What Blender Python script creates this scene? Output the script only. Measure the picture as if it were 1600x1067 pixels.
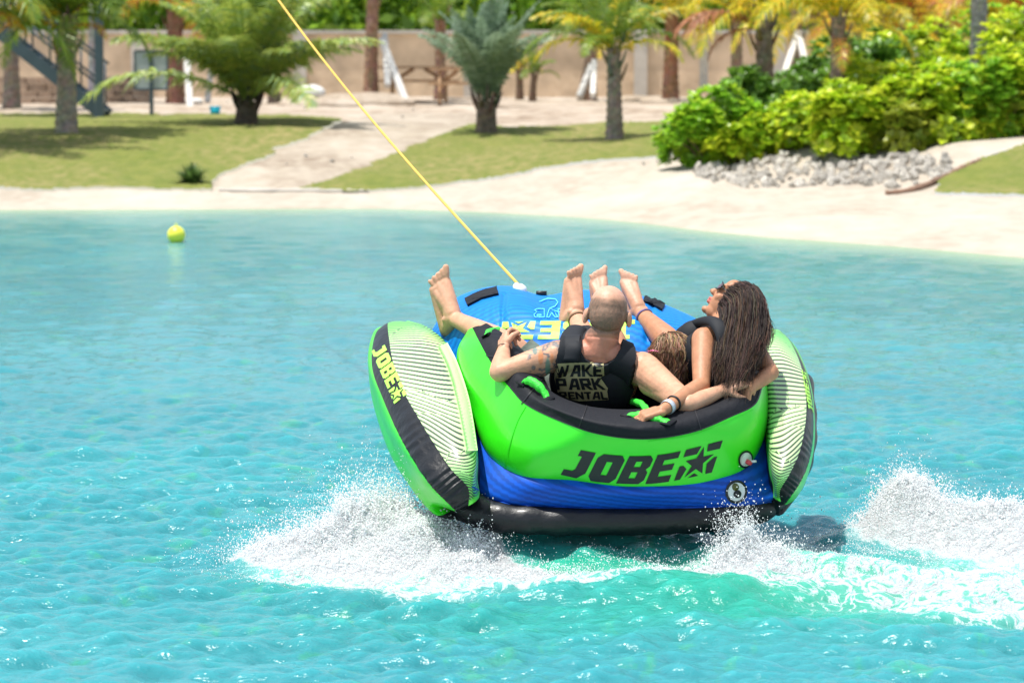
import bpy, bmesh, math, random
import numpy as np
from mathutils import Vector, Matrix, geometry
from mathutils.bvhtree import BVHTree
R = math.radians
random.seed(7); rng = np.random.default_rng(7)
for o in list(bpy.data.objects): bpy.data.objects.remove(o)
SC = bpy.context.scene; COL = SC.collection

# ------------------------------------------------------------------ camera, sky, sun
FP, HZ, CZ = 5600.0, 77.0, 2.2          # focal length in picture units (1600 wide), horizon row, eye height
PITCH = math.atan((533.5 - HZ) / FP)
cam = bpy.data.cameras.new('camera'); camo = bpy.data.objects.new('camera', cam); COL.objects.link(camo)
camo.location = (0, 0, CZ); camo.rotation_euler = (R(90) - PITCH, 0, 0)
cam.sensor_width = 36; cam.lens = FP / 1600 * 36; cam.clip_end = 2000; cam.clip_start = .1
cam.dof.use_dof = True; cam.dof.focus_distance = 15.6; cam.dof.aperture_fstop = 5.0
SC.camera = camo
SUN_EL, SUN_AZ = R(75), R(-108)           # azimuth measured from +Y towards +X
w = bpy.data.worlds.new('World'); SC.world = w; w.use_nodes = True
nt = w.node_tree; nt.nodes.clear()
sky = nt.nodes.new('ShaderNodeTexSky'); sky.sky_type = 'NISHITA'; sky.sun_disc = False
sky.sun_elevation = SUN_EL; sky.sun_rotation = SUN_AZ; sky.air_density = 1.0; sky.dust_density = .5; sky.ozone_density = 1.0
bg = nt.nodes.new('ShaderNodeBackground'); bg.inputs[1].default_value = .14
wo = nt.nodes.new('ShaderNodeOutputWorld')
# broken fair-weather cloud all round the sky
_tc = nt.nodes.new('ShaderNodeTexCoord'); _mp = nt.nodes.new('ShaderNodeMapping'); _mp.inputs['Scale'].default_value = (1, 1, 2.6); nt.links.new(_tc.outputs['Generated'], _mp.inputs[0])
_nz = nt.nodes.new('ShaderNodeTexNoise'); _nz.inputs['Scale'].default_value = 3.2; _nz.inputs['Detail'].default_value = 8; _nz.inputs['Roughness'].default_value = .58; nt.links.new(_mp.outputs[0], _nz.inputs['Vector'])
_mr = nt.nodes.new('ShaderNodeMapRange'); _mr.interpolation_type = 'SMOOTHSTEP'; _mr.inputs[1].default_value = .40; _mr.inputs[2].default_value = .62; _mr.inputs[3].default_value = .12; _mr.inputs[4].default_value = .95; nt.links.new(_nz.outputs[0], _mr.inputs[0])
_mx = nt.nodes.new('ShaderNodeMix'); _mx.data_type = 'RGBA'; _mx.inputs[7].default_value = (4.3, 4.5, 4.7, 1); nt.links.new(_mr.outputs[0], _mx.inputs[0]); nt.links.new(sky.outputs[0], _mx.inputs[6])
nt.links.new(_mx.outputs[2], bg.inputs[0]); nt.links.new(bg.outputs[0], wo.inputs[0])
sl = bpy.data.lights.new('sun', 'SUN'); sl.energy = 4.2; sl.angle = R(.53); sl.color = (1, .96, .9)
so = bpy.data.objects.new('sun', sl); COL.objects.link(so)
sd = Vector((math.sin(SUN_AZ) * math.cos(SUN_EL), math.cos(SUN_AZ) * math.cos(SUN_EL), math.sin(SUN_EL)))
so.rotation_euler = (-sd).to_track_quat('-Z', 'Y').to_euler(); so.location = (0, 20, 30)
vs = SC.view_settings; vs.view_transform = 'Standard'; vs.look = 'None'; vs.gamma = 1; vs.use_curve_mapping = False
vs.exposure = .58
SC.cycles.use_denoising = True; SC.cycles.max_bounces = 10; SC.cycles.diffuse_bounces = 6; SC.cycles.transparent_max_bounces = 16

# ------------------------------------------------------------------ helpers
cp, sp = math.cos(PITCH), math.sin(PITCH)
def ray(px, py):
    x = (px - 800) / FP; y = -(py - 533.5) / FP
    return Vector((x, cp + y * sp, -sp + y * cp))
def at(px, py, Y):
    d = ray(px, py); return Vector((0, 0, CZ)) + d * (Y / d.y)
TILT = R(22); TY, TZ = 15.25, .11
LN = Vector((0, -math.sin(TILT), math.cos(TILT))); LF = Vector((0, math.cos(TILT), math.sin(TILT)))
def ph(px, py, h):                        # a point h above the tilted base plane of the inflatable
    d = ray(px, py); o = Vector((0, 0, CZ)); a = Vector((0, TY, TZ)) + LN * h
    return o + d * ((a - o).dot(LN) / d.dot(LN))
def proj(v):                              # world -> picture (arrays)
    v = np.asarray(v); X, Y, Z = v[..., 0], v[..., 1], v[..., 2] - CZ
    dep = Y * cp - Z * sp; up = Y * sp + Z * cp
    return 800 + FP * X / dep, 533.5 - FP * up / dep
def snoise(x, y, z=None, seed=0):         # smooth lattice noise, -1..1
    x = np.asarray(x, float); y = np.asarray(y, float); z = np.zeros_like(x) if z is None else np.asarray(z, float)
    xi, yi, zi = np.floor(x).astype(np.int64), np.floor(y).astype(np.int64), np.floor(z).astype(np.int64)
    fx, fy, fz = x - xi, y - yi, z - zi
    fx, fy, fz = [t * t * (3 - 2 * t) for t in (fx, fy, fz)]
    def hsh(a, b, c):
        n = (a * 374761393 + b * 668265263 + c * 2147483647 + seed * 974634777) & 0xffffffff
        n = ((n ^ (n >> 13)) * 1274126177) & 0xffffffff
        return ((n ^ (n >> 16)) & 0xffff) / 32767.5 - 1
    r = 0
    for dx in (0, 1):
        for dy in (0, 1):
            for dz in (0, 1):
                r = r + hsh(xi + dx, yi + dy, zi + dz) * (fx if dx else 1 - fx) * (fy if dy else 1 - fy) * (fz if dz else 1 - fz)
    return r
def fbm(x, y, z=None, oct=4, seed=0):
    r = 0; a = 1; s = 0
    z = np.zeros_like(np.asarray(x, float)) if z is None else z
    for k in range(oct):
        r = r + a * snoise(x * 2**k + 5.2 * k, y * 2**k + 1.7 * k, z * 2**k, seed + k); s += a; a *= .5
    return r / s
def sstep(a, b, x):
    t = np.clip((x - a) / (b - a), 0, 1); return t * t * (3 - 2 * t)
ORG = {}
def empty(name, loc, label=None, cat=None, group=None, kind=None):
    o = bpy.data.objects.new(name, None); COL.objects.link(o); o.location = loc; o.empty_display_size = .1
    ORG[o.name] = Vector(loc); tag(o, label, cat, group, kind); return o
def tag(o, label=None, cat=None, group=None, kind=None):
    if label: o['label'] = label
    if cat: o['category'] = cat
    if group: o['group'] = group
    if kind: o['kind'] = kind
    return o
def mesh_data(name, v, f, smooth=True, cols=None):
    me = bpy.data.meshes.new(name)
    v = np.asarray(v, np.float32).reshape(-1, 3)
    if isinstance(f, np.ndarray):
        n, k = f.shape
        me.vertices.add(len(v)); me.vertices.foreach_set('co', v.ravel())
        me.loops.add(n * k); me.loops.foreach_set('vertex_index', f.astype(np.int32).ravel())
        me.polygons.add(n); me.polygons.foreach_set('loop_start', np.arange(0, n * k, k, dtype=np.int32))
        me.update(calc_edges=True)
    else:
        me.from_pydata([tuple(map(float, a)) for a in v], [], f)
    me.polygons.foreach_set('use_smooth', [smooth] * len(me.polygons))
    if cols is not None: setcol(me, cols)
    me.validate(); me.update(); return me
def setcol(me, cols, name='Col'):
    cols = np.asarray(cols, np.float32)
    if cols.ndim == 1: cols = np.tile(cols, (len(me.vertices), 1))
    if cols.shape[1] == 3: cols = np.hstack([cols, np.ones((len(cols), 1), np.float32)])
    a = me.color_attributes.get(name) or me.color_attributes.new(name, 'FLOAT_COLOR', 'POINT')
    a.data.foreach_set('color', cols.ravel())
def obj(name, v, f, mat, parent=None, smooth=True, cols=None, org=None, label=None, cat=None, group=None, kind=None):
    """one mesh object; v in world space"""
    v = np.asarray([tuple(a) for a in v] if not isinstance(v, np.ndarray) else v, float)
    if parent is not None: og = ORG[parent.name]
    else: og = Vector(org) if org is not None else Vector(((v[:, 0].min() + v[:, 0].max()) / 2, (v[:, 1].min() + v[:, 1].max()) / 2, v[:, 2].min()))
    me = mesh_data(name, v - np.array(og), f, smooth, cols)
    if mat is not None: me.materials.append(mat)
    o = bpy.data.objects.new(name, me); COL.objects.link(o)
    if parent is not None: o.parent = parent
    else: o.location = og
    ORG[o.name] = og
    return tag(o, label, cat, group, kind)
class MB:
    """collects shapes into one mesh"""
    def __init__(s): s.v = []; s.f = []; s.c = []
    def add(s, v, f, c=None):
        n = len(s.v); s.v += [tuple(a) for a in v]; s.f += [tuple(i + n for i in q) for q in f]
        s.c += [c if c is not None else (1, 1, 1)] * len(v) if not isinstance(c, list) else c
        return s
    def box(s, c, sz, rot=None, col=None, bev=0):
        c = Vector(c); M = rot if rot is not None else Matrix.Identity(3)
        sx, sy, szz = [a / 2 for a in sz]
        if bev <= 0:
            v = [c + M @ Vector((x * sx, y * sy, z * szz)) for z in (-1, 1) for x, y in ((-1, -1), (1, -1), (1, 1), (-1, 1))]
            return s.add(v, [(3, 2, 1, 0), (4, 5, 6, 7), (0, 1, 5, 4), (1, 2, 6, 5), (2, 3, 7, 6), (3, 0, 4, 7)], col)
        b = bev; pr = [(-sx, -sy + b), (-sx + b, -sy), (sx - b, -sy), (sx, -sy + b), (sx, sy - b), (sx - b, sy), (-sx + b, sy), (-sx, sy - b)]
        v = [c + M @ Vector((x, y, z)) for z in (-szz, szz) for x, y in pr]
        return s.add(v, [tuple(range(7, -1, -1)), tuple(range(8, 16))] + [(i, (i + 1) % 8, 8 + (i + 1) % 8, 8 + i) for i in range(8)], col)
    def tube(s, pts, rad, n=8, col=None, caps=True):
        v, f = tube(pts, rad, n, caps); return s.add(v, f, col)
    def ball(s, c, r, n=8, col=None, M=None):
        v, f = ball(c, r, n, M); return s.add(v, f, col)
    def obj(s, name, mat, parent=None, smooth=True, **k):
        return obj(name, np.array(s.v), s.f, mat, parent, smooth, cols=np.array(s.c), **k)
def tube(pts, rad, n=8, caps=True, flat=None):
    pts = [Vector(p) for p in pts]; m = len(pts)
    if not hasattr(rad, '__len__'): rad = [rad] * m
    v = []; f = []; up = None
    for i, p in enumerate(pts):
        t = (pts[min(i + 1, m - 1)] - pts[max(i - 1, 0)])
        t = t.normalized() if t.length > 1e-9 else Vector((0, 0, 1))
        if up is None:
            a = Vector((0, 0, 1)) if abs(t.z) < .9 else Vector((1, 0, 0)); up = (a - t * a.dot(t)).normalized()
        else: up = (up - t * up.dot(t)).normalized()
        s = t.cross(up)
        for k in range(n):
            a = 2 * math.pi * k / n
            v.append(p + (up * math.cos(a) * (flat or 1) + s * math.sin(a)) * rad[i])
    for i in range(m - 1):
        for k in range(n):
            f.append((i * n + k, i * n + (k + 1) % n, (i + 1) * n + (k + 1) % n, (i + 1) * n + k))
    if caps: f += [tuple(range(n - 1, -1, -1)), tuple((m - 1) * n + k for k in range(n))]
    return v, f
def ball(c, r, n=8, M=None):
    c = Vector(c); r = Vector(r) if hasattr(r, '__len__') else Vector((r, r, r)); M = M or Matrix.Identity(3)
    m = max(4, n // 2 + 1); v = [c + M @ Vector((0, 0, r.z))]
    for i in range(1, m):
        th = math.pi * i / m
        for k in range(n):
            a = 2 * math.pi * k / n
            v.append(c + M @ Vector((r.x * math.sin(th) * math.cos(a), r.y * math.sin(th) * math.sin(a), r.z * math.cos(th))))
    v.append(c + M @ Vector((0, 0, -r.z))); L = len(v) - 1; f = []
    for k in range(n): f.append((0, 1 + k, 1 + (k + 1) % n))
    for i in range(m - 2):
        for k in range(n):
            a = 1 + i * n; f.append((a + k, a + n + k, a + n + (k + 1) % n, a + (k + 1) % n))
    for k in range(n): f.append((L, 1 + (m - 2) * n + (k + 1) % n, 1 + (m - 2) * n + k))
    return v, f
def crspline(P, n, closed=False):
    """Catmull-Rom through P (k,3) -> n samples"""
    P = np.asarray(P, float); k = len(P)
    t = np.linspace(0, k if closed else k - 1, n, endpoint=not closed)
    i = np.minimum(np.floor(t).astype(int), (k - 1) if closed else k - 2); u = (t - i)[:, None]
    if P.ndim > 2: u = u[..., None]
    g = (lambda j: P[j % k]) if closed else (lambda j: np.where((j < 0).reshape((-1,) + (1,) * (P.ndim - 1)), 2 * P[0] - P[1], np.where((j > k - 1).reshape((-1,) + (1,) * (P.ndim - 1)), 2 * P[-1] - P[-2], P[np.clip(j, 0, k - 1)])))
    p0, p1, p2, p3 = g(i - 1), g(i), g(i + 1), g(i + 2)
    return .5 * (2 * p1 + (p2 - p0) * u + (2 * p0 - 5 * p1 + 4 * p2 - p3) * u**2 + (3 * p1 - p0 - 3 * p2 + p3) * u**3)
def loft(rows, nu, nv, closed=True):
    A = np.array([[tuple(p) for p in r] for r in rows])          # (rows, cols, 3)
    B = crspline(A, nu)                                           # (nu, cols, 3)
    return crspline(B.transpose(1, 0, 2), nv, closed).transpose(1, 0, 2)   # (nu, nv, 3)
def gridfaces(nu, nv, wrap=False, j0=0, j1=None):
    j1 = nv if (j1 is None and wrap) else (nv - 1 if j1 is None else j1)
    I, J = np.meshgrid(np.arange(nu - 1), np.arange(j0, j1), indexing='ij'); J2 = (J + 1) % nv
    return np.stack([I * nv + J, I * nv + J2, (I + 1) * nv + J2, (I + 1) * nv + J], -1).reshape(-1, 4)
def compact(v, f):
    u, inv = np.unique(f, return_inverse=True); return v[u], inv.reshape(f.shape)
def bvh_of(*objs):
    V = []; F = []
    for o in objs:
        n = len(V); mw = Matrix.Translation(ORG[o.name])
        V += [mw @ x.co for x in o.data.vertices]; F += [[i + n for i in p.vertices] for p in o.data.polygons]
    return BVHTree.FromPolygons(V, F)
EYE = Vector((0, 0, CZ))
def hit(bvh, px, py, off=.002):
    d = ray(px, py).normalized(); r = bvh.ray_cast(EYE, d)
    if r[0] is None: return None, None
    n = r[1] if r[1].dot(d) < 0 else -r[1]
    return r[0] + n * off, n

# ------------------------------------------------------------------ materials
def mat(name, col=(.5, .5, .5), rough=.5, spec=.5, attr=None, sss=0, metal=0, coat=0, trans=0, noise=0, nscale=20, bump=0, bscale=60, transl=0, rnd=0, ior=None, bdist=.01):
    m = bpy.data.materials.new(name); m.use_nodes = True; t = m.node_tree; N, L = t.nodes, t.links
    b = N['Principled BSDF']; b.inputs['Base Color'].default_value = (*col, 1)
    b.inputs['Roughness'].default_value = rough; b.inputs['Specular IOR Level'].default_value = spec; b.inputs['Metallic'].default_value = metal
    b.inputs['Subsurface Weight'].default_value = sss; b.inputs['Subsurface Scale'].default_value = .02
    b.inputs['Subsurface Radius'].default_value = (1, .35, .2)
    b.inputs['Coat Weight'].default_value = coat; b.inputs['Coat Roughness'].default_value = .15; b.inputs['Transmission Weight'].default_value = trans
    if ior: b.inputs['IOR'].default_value = ior
    src = None
    if attr:
        a = N.new('ShaderNodeAttribute'); a.attribute_name = attr; src = a.outputs['Color']
    if noise or rnd:
        base = src
        if base is None:
            rg = N.new('ShaderNodeRGB'); rg.outputs[0].default_value = (*col, 1); base = rg.outputs[0]
        hv = N.new('ShaderNodeHueSaturation'); L.new(base, hv.inputs['Color']); val = None
        if noise:
            tc = N.new('ShaderNodeTexCoord'); nz = N.new('ShaderNodeTexNoise'); nz.inputs['Scale'].default_value = nscale; nz.inputs['Detail'].default_value = 6
            L.new(tc.outputs['Object'], nz.inputs['Vector'])
            mr = N.new('ShaderNodeMapRange'); mr.inputs[1].default_value = .3; mr.inputs[2].default_value = .7; mr.inputs[3].default_value = 1 - noise; mr.inputs[4].default_value = 1 + noise
            L.new(nz.outputs[0], mr.inputs[0]); val = mr.outputs[0]
        if rnd:
            oi = N.new('ShaderNodeObjectInfo'); mr2 = N.new('ShaderNodeMapRange'); mr2.inputs[3].default_value = 1 - rnd; mr2.inputs[4].default_value = 1 + rnd
            L.new(oi.outputs['Random'], mr2.inputs[0])
            if val is not None:
                mu = N.new('ShaderNodeMath'); mu.operation = 'MULTIPLY'; L.new(val, mu.inputs[0]); L.new(mr2.outputs[0], mu.inputs[1]); val = mu.outputs[0]
            else: val = mr2.outputs[0]
        L.new(val, hv.inputs['Value']); src = hv.outputs[0]
    if src is not None: L.new(src, b.inputs['Base Color'])
    if bump:
        tc = N.new('ShaderNodeTexCoord'); nz = N.new('ShaderNodeTexNoise'); nz.inputs['Scale'].default_value = bscale; nz.inputs['Detail'].default_value = 5
        bp = N.new('ShaderNodeBump'); bp.inputs['Strength'].default_value = bump; bp.inputs['Distance'].default_value = bdist
        L.new(tc.outputs['Object'], nz.inputs['Vector']); L.new(nz.outputs[0], bp.inputs['Height']); L.new(bp.outputs[0], b.inputs['Normal'])
    if transl:
        tr = N.new('ShaderNodeBsdfTranslucent'); mx = N.new('ShaderNodeMixShader'); mx.inputs[0].default_value = transl
        if src is not None: L.new(src, tr.inputs[0])
        else: tr.inputs[0].default_value = (*col, 1)
        L.new(b.outputs[0], mx.inputs[1]); L.new(tr.outputs[0], mx.inputs[2]); L.new(mx.outputs[0], N['Material Output'].inputs[0])
    return m
M_GREEN = mat('neon_green_vinyl', (.04, .74, .012), .36, .5, coat=.25, bump=.22, bscale=7, bdist=.02)
M_STRIPE = mat('striped_vinyl', rough=.38, attr='Col', coat=.25, bump=.08, bscale=9, bdist=.02)
M_BLUE = mat('blue_vinyl', (.002, .17, .68), .5, .3, attr='Col', bump=.15, bscale=14, bdist=.015)
M_BLACK = mat('black_vinyl', (.006, .007, .009), .45, .4, coat=.1, bump=.5, bscale=10, bdist=.03)
M_NYLON = mat('black_nylon', (.009, .010, .014), .7, .25, bump=.6, bscale=22, bdist=.012)
M_PALE = mat('lime_print', (.42, .9, .10), .5)
M_INK = mat('black_print', (.008, .01, .012), .45)
M_LINE = mat('aqua_line_print', (.12, .65, .75), .5)
M_WHITEP = mat('white_plastic', (.75, .76, .76), .35)
M_RED = mat('red_plug', (.6, .06, .07), .35)
M_WEB = mat('green_webbing', (.05, .72, .05), .55, bump=.5, bscale=90)
M_SKIN = mat('skin', attr='Col', rough=.5, sss=.10, spec=.38, noise=.13, nscale=28, bump=.4, bscale=55, bdist=.005)
M_HAIR = mat('hair', attr='Col', rough=.55, spec=.35)
M_GOLD = mat('gold_print', (.38, .34, .17), .5)
M_FOAMR = mat('neoprene', (.012, .014, .018), .7, .3, bump=.25, bscale=200, bdist=.002)
M_SHORTS = mat('grey_green_cloth', (.17, .21, .17), .8, .2, bump=.5, bscale=30)
M_LENS = mat('sunglass_lens', (.08, .03, .04), .1, .8)
M_SILVER = mat('silver_band', (.62, .66, .72), .4, metal=.3)
M_ROPE = mat('yellow_rope', (.85, .50, .08), .6, bump=.5, bscale=300)
# ------------------------------------------------------------------ ground
SHX = np.array([-3000, -800, 0, 600, 750, 900, 1000, 1100, 1200, 1400, 1600, 2400, 4600])
SHY = np.array([322, 325, 327, 325, 330, 338, 347, 360, 370, 384, 402, 440, 470])
def shoreY(px): return CZ * FP / (np.interp(px, SHX, SHY) - HZ)
LD = [-60, -6, 0, 1.8, 2.3, 10.5, 25, 37, 900]; LZ = [-1.6, -.6, 0, .13, .20, .86, 1.02, 1.05, 1.05]
RD = [-60, -6, 0, 6, 8, 10.5, 13, 30, 900]; RZ = [-1.6, -.6, 0, .28, .40, .92, 1.0, 1.05, 1.05]
MD = [-60, -6, 0, 3, 6, 13, 25, 37, 900]; MZ = [-1.6, -.6, 0, .18, .42, .80, 1.0, 1.05, 1.05]
def groundz(px, Y):
    px = np.asarray(px, float); Y = np.asarray(Y, float); d = Y - shoreY(px)
    l, m, r = np.interp(d, LD, LZ), np.interp(d, MD, MZ), np.interp(d, RD, RZ)
    a = sstep(500, 800, px); b = sstep(1080, 1180, px)
    z = (l * (1 - a) + m * a) * (1 - b) + r * b
    X = (px - 800) / FP * Y
    return z + .05 * fbm(X * .5, Y * .5, oct=3, seed=3) * sstep(0, 3, d) + .012 * fbm(X * 6, Y * 6, oct=2, seed=9) * sstep(.1, 1, d)
def gz(X, Y): return float(groundz(800 + FP * X / Y, Y))
def ground(px, py):                      # picture point -> point on the land
    lo = float(shoreY(px)); Ys = np.linspace(lo, 140, 3000); z = groundz(np.full(3000, float(px)), Ys)
    yy = proj(np.stack([(px - 800) / FP * Ys, Ys, z], -1))[1]
    k = np.argmax(yy <= py) if (yy <= py).any() else -1
    return Vector(((px - 800) / FP * Ys[k], Ys[k], z[k]))
def inpoly(x, y, P):
    c = np.zeros(x.shape, bool); n = len(P)
    for i in range(n):
        (x1, y1), (x2, y2) = P[i], P[i - 1]
        if y1 != y2: c ^= ((y1 > y) != (y2 > y)) & (x < (x2 - x1) * (y - y1) / (y2 - y1) + x1)
    return c
pxs = np.concatenate([np.linspace(-3000, -60, 60), np.linspace(-56, 1656, 430), np.linspace(1660, 4600, 60)])
ds = np.concatenate([np.linspace(-55, -8, 8), np.linspace(-7.5, -.2, 16), np.linspace(0, 14, 190), np.linspace(14.1, 45, 130), np.array([50, 60, 80, 120, 200, 400, 800])])
PX, DD = np.meshgrid(pxs, ds, indexing='ij'); YY = DD + shoreY(PX); ZZ = groundz(PX, YY); XX = (PX - 800) / FP * YY
GV = np.stack([XX, YY, ZZ], -1); gpx, gpy = proj(GV)
jx = gpx + 13 * fbm(XX * 1.3, YY * 1.3, oct=4, seed=4); jy = gpy + 4.5 * fbm(XX * 1.2, YY * .8, oct=5, seed=5)
LAWN_A = [(-2950, 180), (0, 180), (330, 182), (500, 184), (535, 190), (490, 212), (420, 242), (370, 266), (332, 285), (322, 298), (0, 298), (-2950, 298)]
LAWN_B = [(740, 195), (800, 201), (950, 196), (1085, 193), (1125, 236), (1040, 247), (900, 257), (780, 280), (650, 298), (560, 303), (470, 296), (520, 281), (600, 251), (660, 223)]
LAWN_C = [(1450, 304), (1480, 275), (1530, 252), (1600, 229), (1900, 190), (4600, 120), (4600, 322), (1600, 309)]
PATH = [(332, 300), (322, 298), (332, 285), (420, 242), (490, 212), (535, 190), (600, 176), (760, 176), (740, 195), (660, 223), (600, 251), (520, 281), (470, 297)]
nu, nv = PX.shape
fc = gridfaces(nu, nv)
cx, cy = jx.ravel()[fc].mean(1), jy.ravel()[fc].mean(1); dd = DD.ravel()[fc].mean(1)
isA, isB, isC = [inpoly(cx, cy, P) & (dd > .5) for P in (LAWN_A, LAWN_B, LAWN_C)]
isP = inpoly(cx, cy, PATH) & ~(isA | isB | isC)
isBeach = ~(isA | isB | isC | isP) & (dd < 12); isYard = ~(isA | isB | isC | isP | isBeach)
def ground_mat(name, c1, c2, c3, s1, s2, rough=.9, bump=.4, bs=8):
    m = bpy.data.materials.new(name); m.use_nodes = True; t = m.node_tree; N, L = t.nodes, t.links; b = N['Principled BSDF']
    tc = N.new('ShaderNodeNewGeometry')
    mp = N.new('ShaderNodeMapping'); mp.inputs['Scale'].default_value = (1, .5, 1); L.new(tc.outputs['Position'], mp.inputs[0])
    def nz(s, d):
        n = N.new('ShaderNodeTexNoise'); n.inputs['Scale'].default_value = s; n.inputs['Detail'].default_value = d; L.new(mp.outputs[0], n.inputs['Vector'])
        r = N.new('ShaderNodeMapRange'); r.inputs[1].default_value = .35; r.inputs[2].default_value = .65; L.new(n.outputs[0], r.inputs[0]); return r.outputs[0]
    def mx(f, a, c):
        x = N.new('ShaderNodeMix'); x.data_type = 'RGBA'; L.new(f, x.inputs[0])
        for s, q in ((6, a), (7, c)):
            if isinstance(q, tuple): x.inputs[s].default_value = (*q, 1)
            else: L.new(q, x.inputs[s])
        return x.outputs[2]
    L.new(mx(nz(s2, 8), mx(nz(s1, 5), c1, c2), c3) if False else mx(nz(s1, 5), mx(nz(s2, 8), c1, c2), mx(nz(s2 * 1.7, 8), c1, c3)), b.inputs['Base Color'])
    b.inputs['Roughness'].default_value = rough; b.inputs['Specular IOR Level'].default_value = .15
    n2 = N.new('ShaderNodeTexNoise'); n2.inputs['Scale'].default_value = bs; n2.inputs['Detail'].default_value = 8; L.new(tc.outputs['Position'], n2.inputs['Vector'])
    bp = N.new('ShaderNodeBump'); bp.inputs['Strength'].default_value = bump; bp.inputs['Distance'].default_value = .05; L.new(n2.outputs[0], bp.inputs['Height']); L.new(bp.outputs[0], b.inputs['Normal'])
    return m
M_GRASS = ground_mat('lawn_grass', (.13, .165, .032), (.185, .20, .045), (.28, .235, .095), .45, 4, bump=.8, bs=14)
M_SAND = ground_mat('white_sand', (.445, .39, .315), (.49, .44, .37), (.35, .295, .23), .5, 2.5)
M_PATH = ground_mat('packed_sand', (.39, .33, .255), (.45, .39, .315), (.24, .185, .135), .9, 3)
M_YARD = ground_mat('yard_sand', (.42, .34, .26), (.50, .43, .35), (.22, .16, .11), .7, 2.2, bump=1)
flat = GV.reshape(-1, 3)
for nm, msk, m, dz, kd in (('beach', isBeach, M_SAND, 0, None), ('sandy_yard', isYard, M_YARD, 0, None), ('path', isP, M_PATH, 0, None),
                       ('lawn', isA, M_GRASS, .0, 1), ('lawn', isB, M_GRASS, .0, 2), ('lawn', isC, M_GRASS, .0, 3)):
    v, f = compact(flat, fc[msk]); v = v.copy()
    if kd:  # turf stands a little proud with an uneven edge
        v[:, 2] += .03 + .02 * np.abs(snoise(v[:, 0] * 9, v[:, 1] * 9, seed=2))
    obj(nm, v, f, m, kind='structure', org=(0, 0, 0))

# ------------------------------------------------------------------ water
wp = np.concatenate([np.linspace(-2900, -90, 110), np.linspace(-80, 1680, 720), np.linspace(1690, 4500, 110)])
wy = np.concatenate([np.array([1500, 1400, 1300, 1220, 1160, 1120]), np.arange(1100, 700, -1.05), np.arange(700, 316, -1.5)])
wY = CZ * FP / (wy - HZ)
WP, WY = np.meshgrid(wp, wY, indexing='ij'); WX = (WP - 800) / FP * WY
spacing = np.maximum(WY**2 / (CZ * FP) * 1.3, np.abs(np.gradient(WP, axis=0)) / FP * WY)
def bumpf(px, Y, sx, sy, ang=0):
    x0 = (px - 800) / FP * Y; dx, dy = WX - x0, WY - Y
    c, s = math.cos(ang), math.sin(ang)
    return np.exp(-((dx * c + dy * s) / sx)**2 - ((-dx * s + dy * c) / sy)**2)
z = np.zeros_like(WX)
NW = 76
for k in range(NW):
    lam = .075 * (16 ** (k / (NW - 1.0))) * random.uniform(.93, 1.07)
    th = random.gauss(0, .75) + math.pi / 2 + (.25 if k % 3 else -.5)
    kx, ky = 2 * math.pi / lam * math.cos(th), 2 * math.pi / lam * math.sin(th)
    a = .036 * lam / (2 * math.pi) * (1.75 if lam < .3 else 1.15 if lam < .6 else .5)
    att = sstep(1.6, 3.5, lam / spacing)
    phs = kx * WX + ky * WY + random.uniform(0, 6.28) + 1.2 * snoise(WX / (lam * 5), WY / (lam * 5), seed=k)
    z += a * att * (np.sin(phs) + .25 * np.sin(2 * phs + 1.5))
z *= (1 + .35 * fbm(WX * .6, WY * .35, oct=2, seed=21)) * (1 - .62 * sstep(17, 30, WY))
# wake relief: (px, Y, height, sx, sy, angle)
WK = [(440, 15.3, .05, .22, .22, 0), (505, 15.40, .08, .20, .24, 0), (560, 15.55, .10, .14, .22, 0), (615, 15.55, .11, .14, .24, 0), (670, 15.40, .09, .15, .22, 0), (725, 15.15, .05, .13, .13, 0),
      (1415, 16.0, .13, .13, .20, -.1), (1440, 15.9, .13, .28, .20, -.2), (1560, 15.7, .16, .32, .18, -.3), (1680, 15.4, .13, .4, .2, -.3),
      (1145, 15.0, .08, .10, .14, 0), (1200, 14.98, .09, .13, .14, 0),
      (930, 15.48, .15, .75, .30, 0), (930, 14.75, -.04, .50, .16, 0), (700, 14.75, -.07, .55, .20, .15), (1060, 14.25, .12, .62, .26, -.1), (1400, 14.75, -.05, .5, .25, .1),
      (1330, 15.05, .08, .5, .10, -.25), (1560, 14.35, .07, .7, .16, -.2), (560, 14.2, .035, .8, .2, .2), (1300, 13.3, .05, 1.0, .25, -.1), (1640, 13.7, -.05, .7, .25, 0)]
for q in WK: z += q[2] * bumpf(q[0], q[1], q[3], q[4], q[5])
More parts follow.
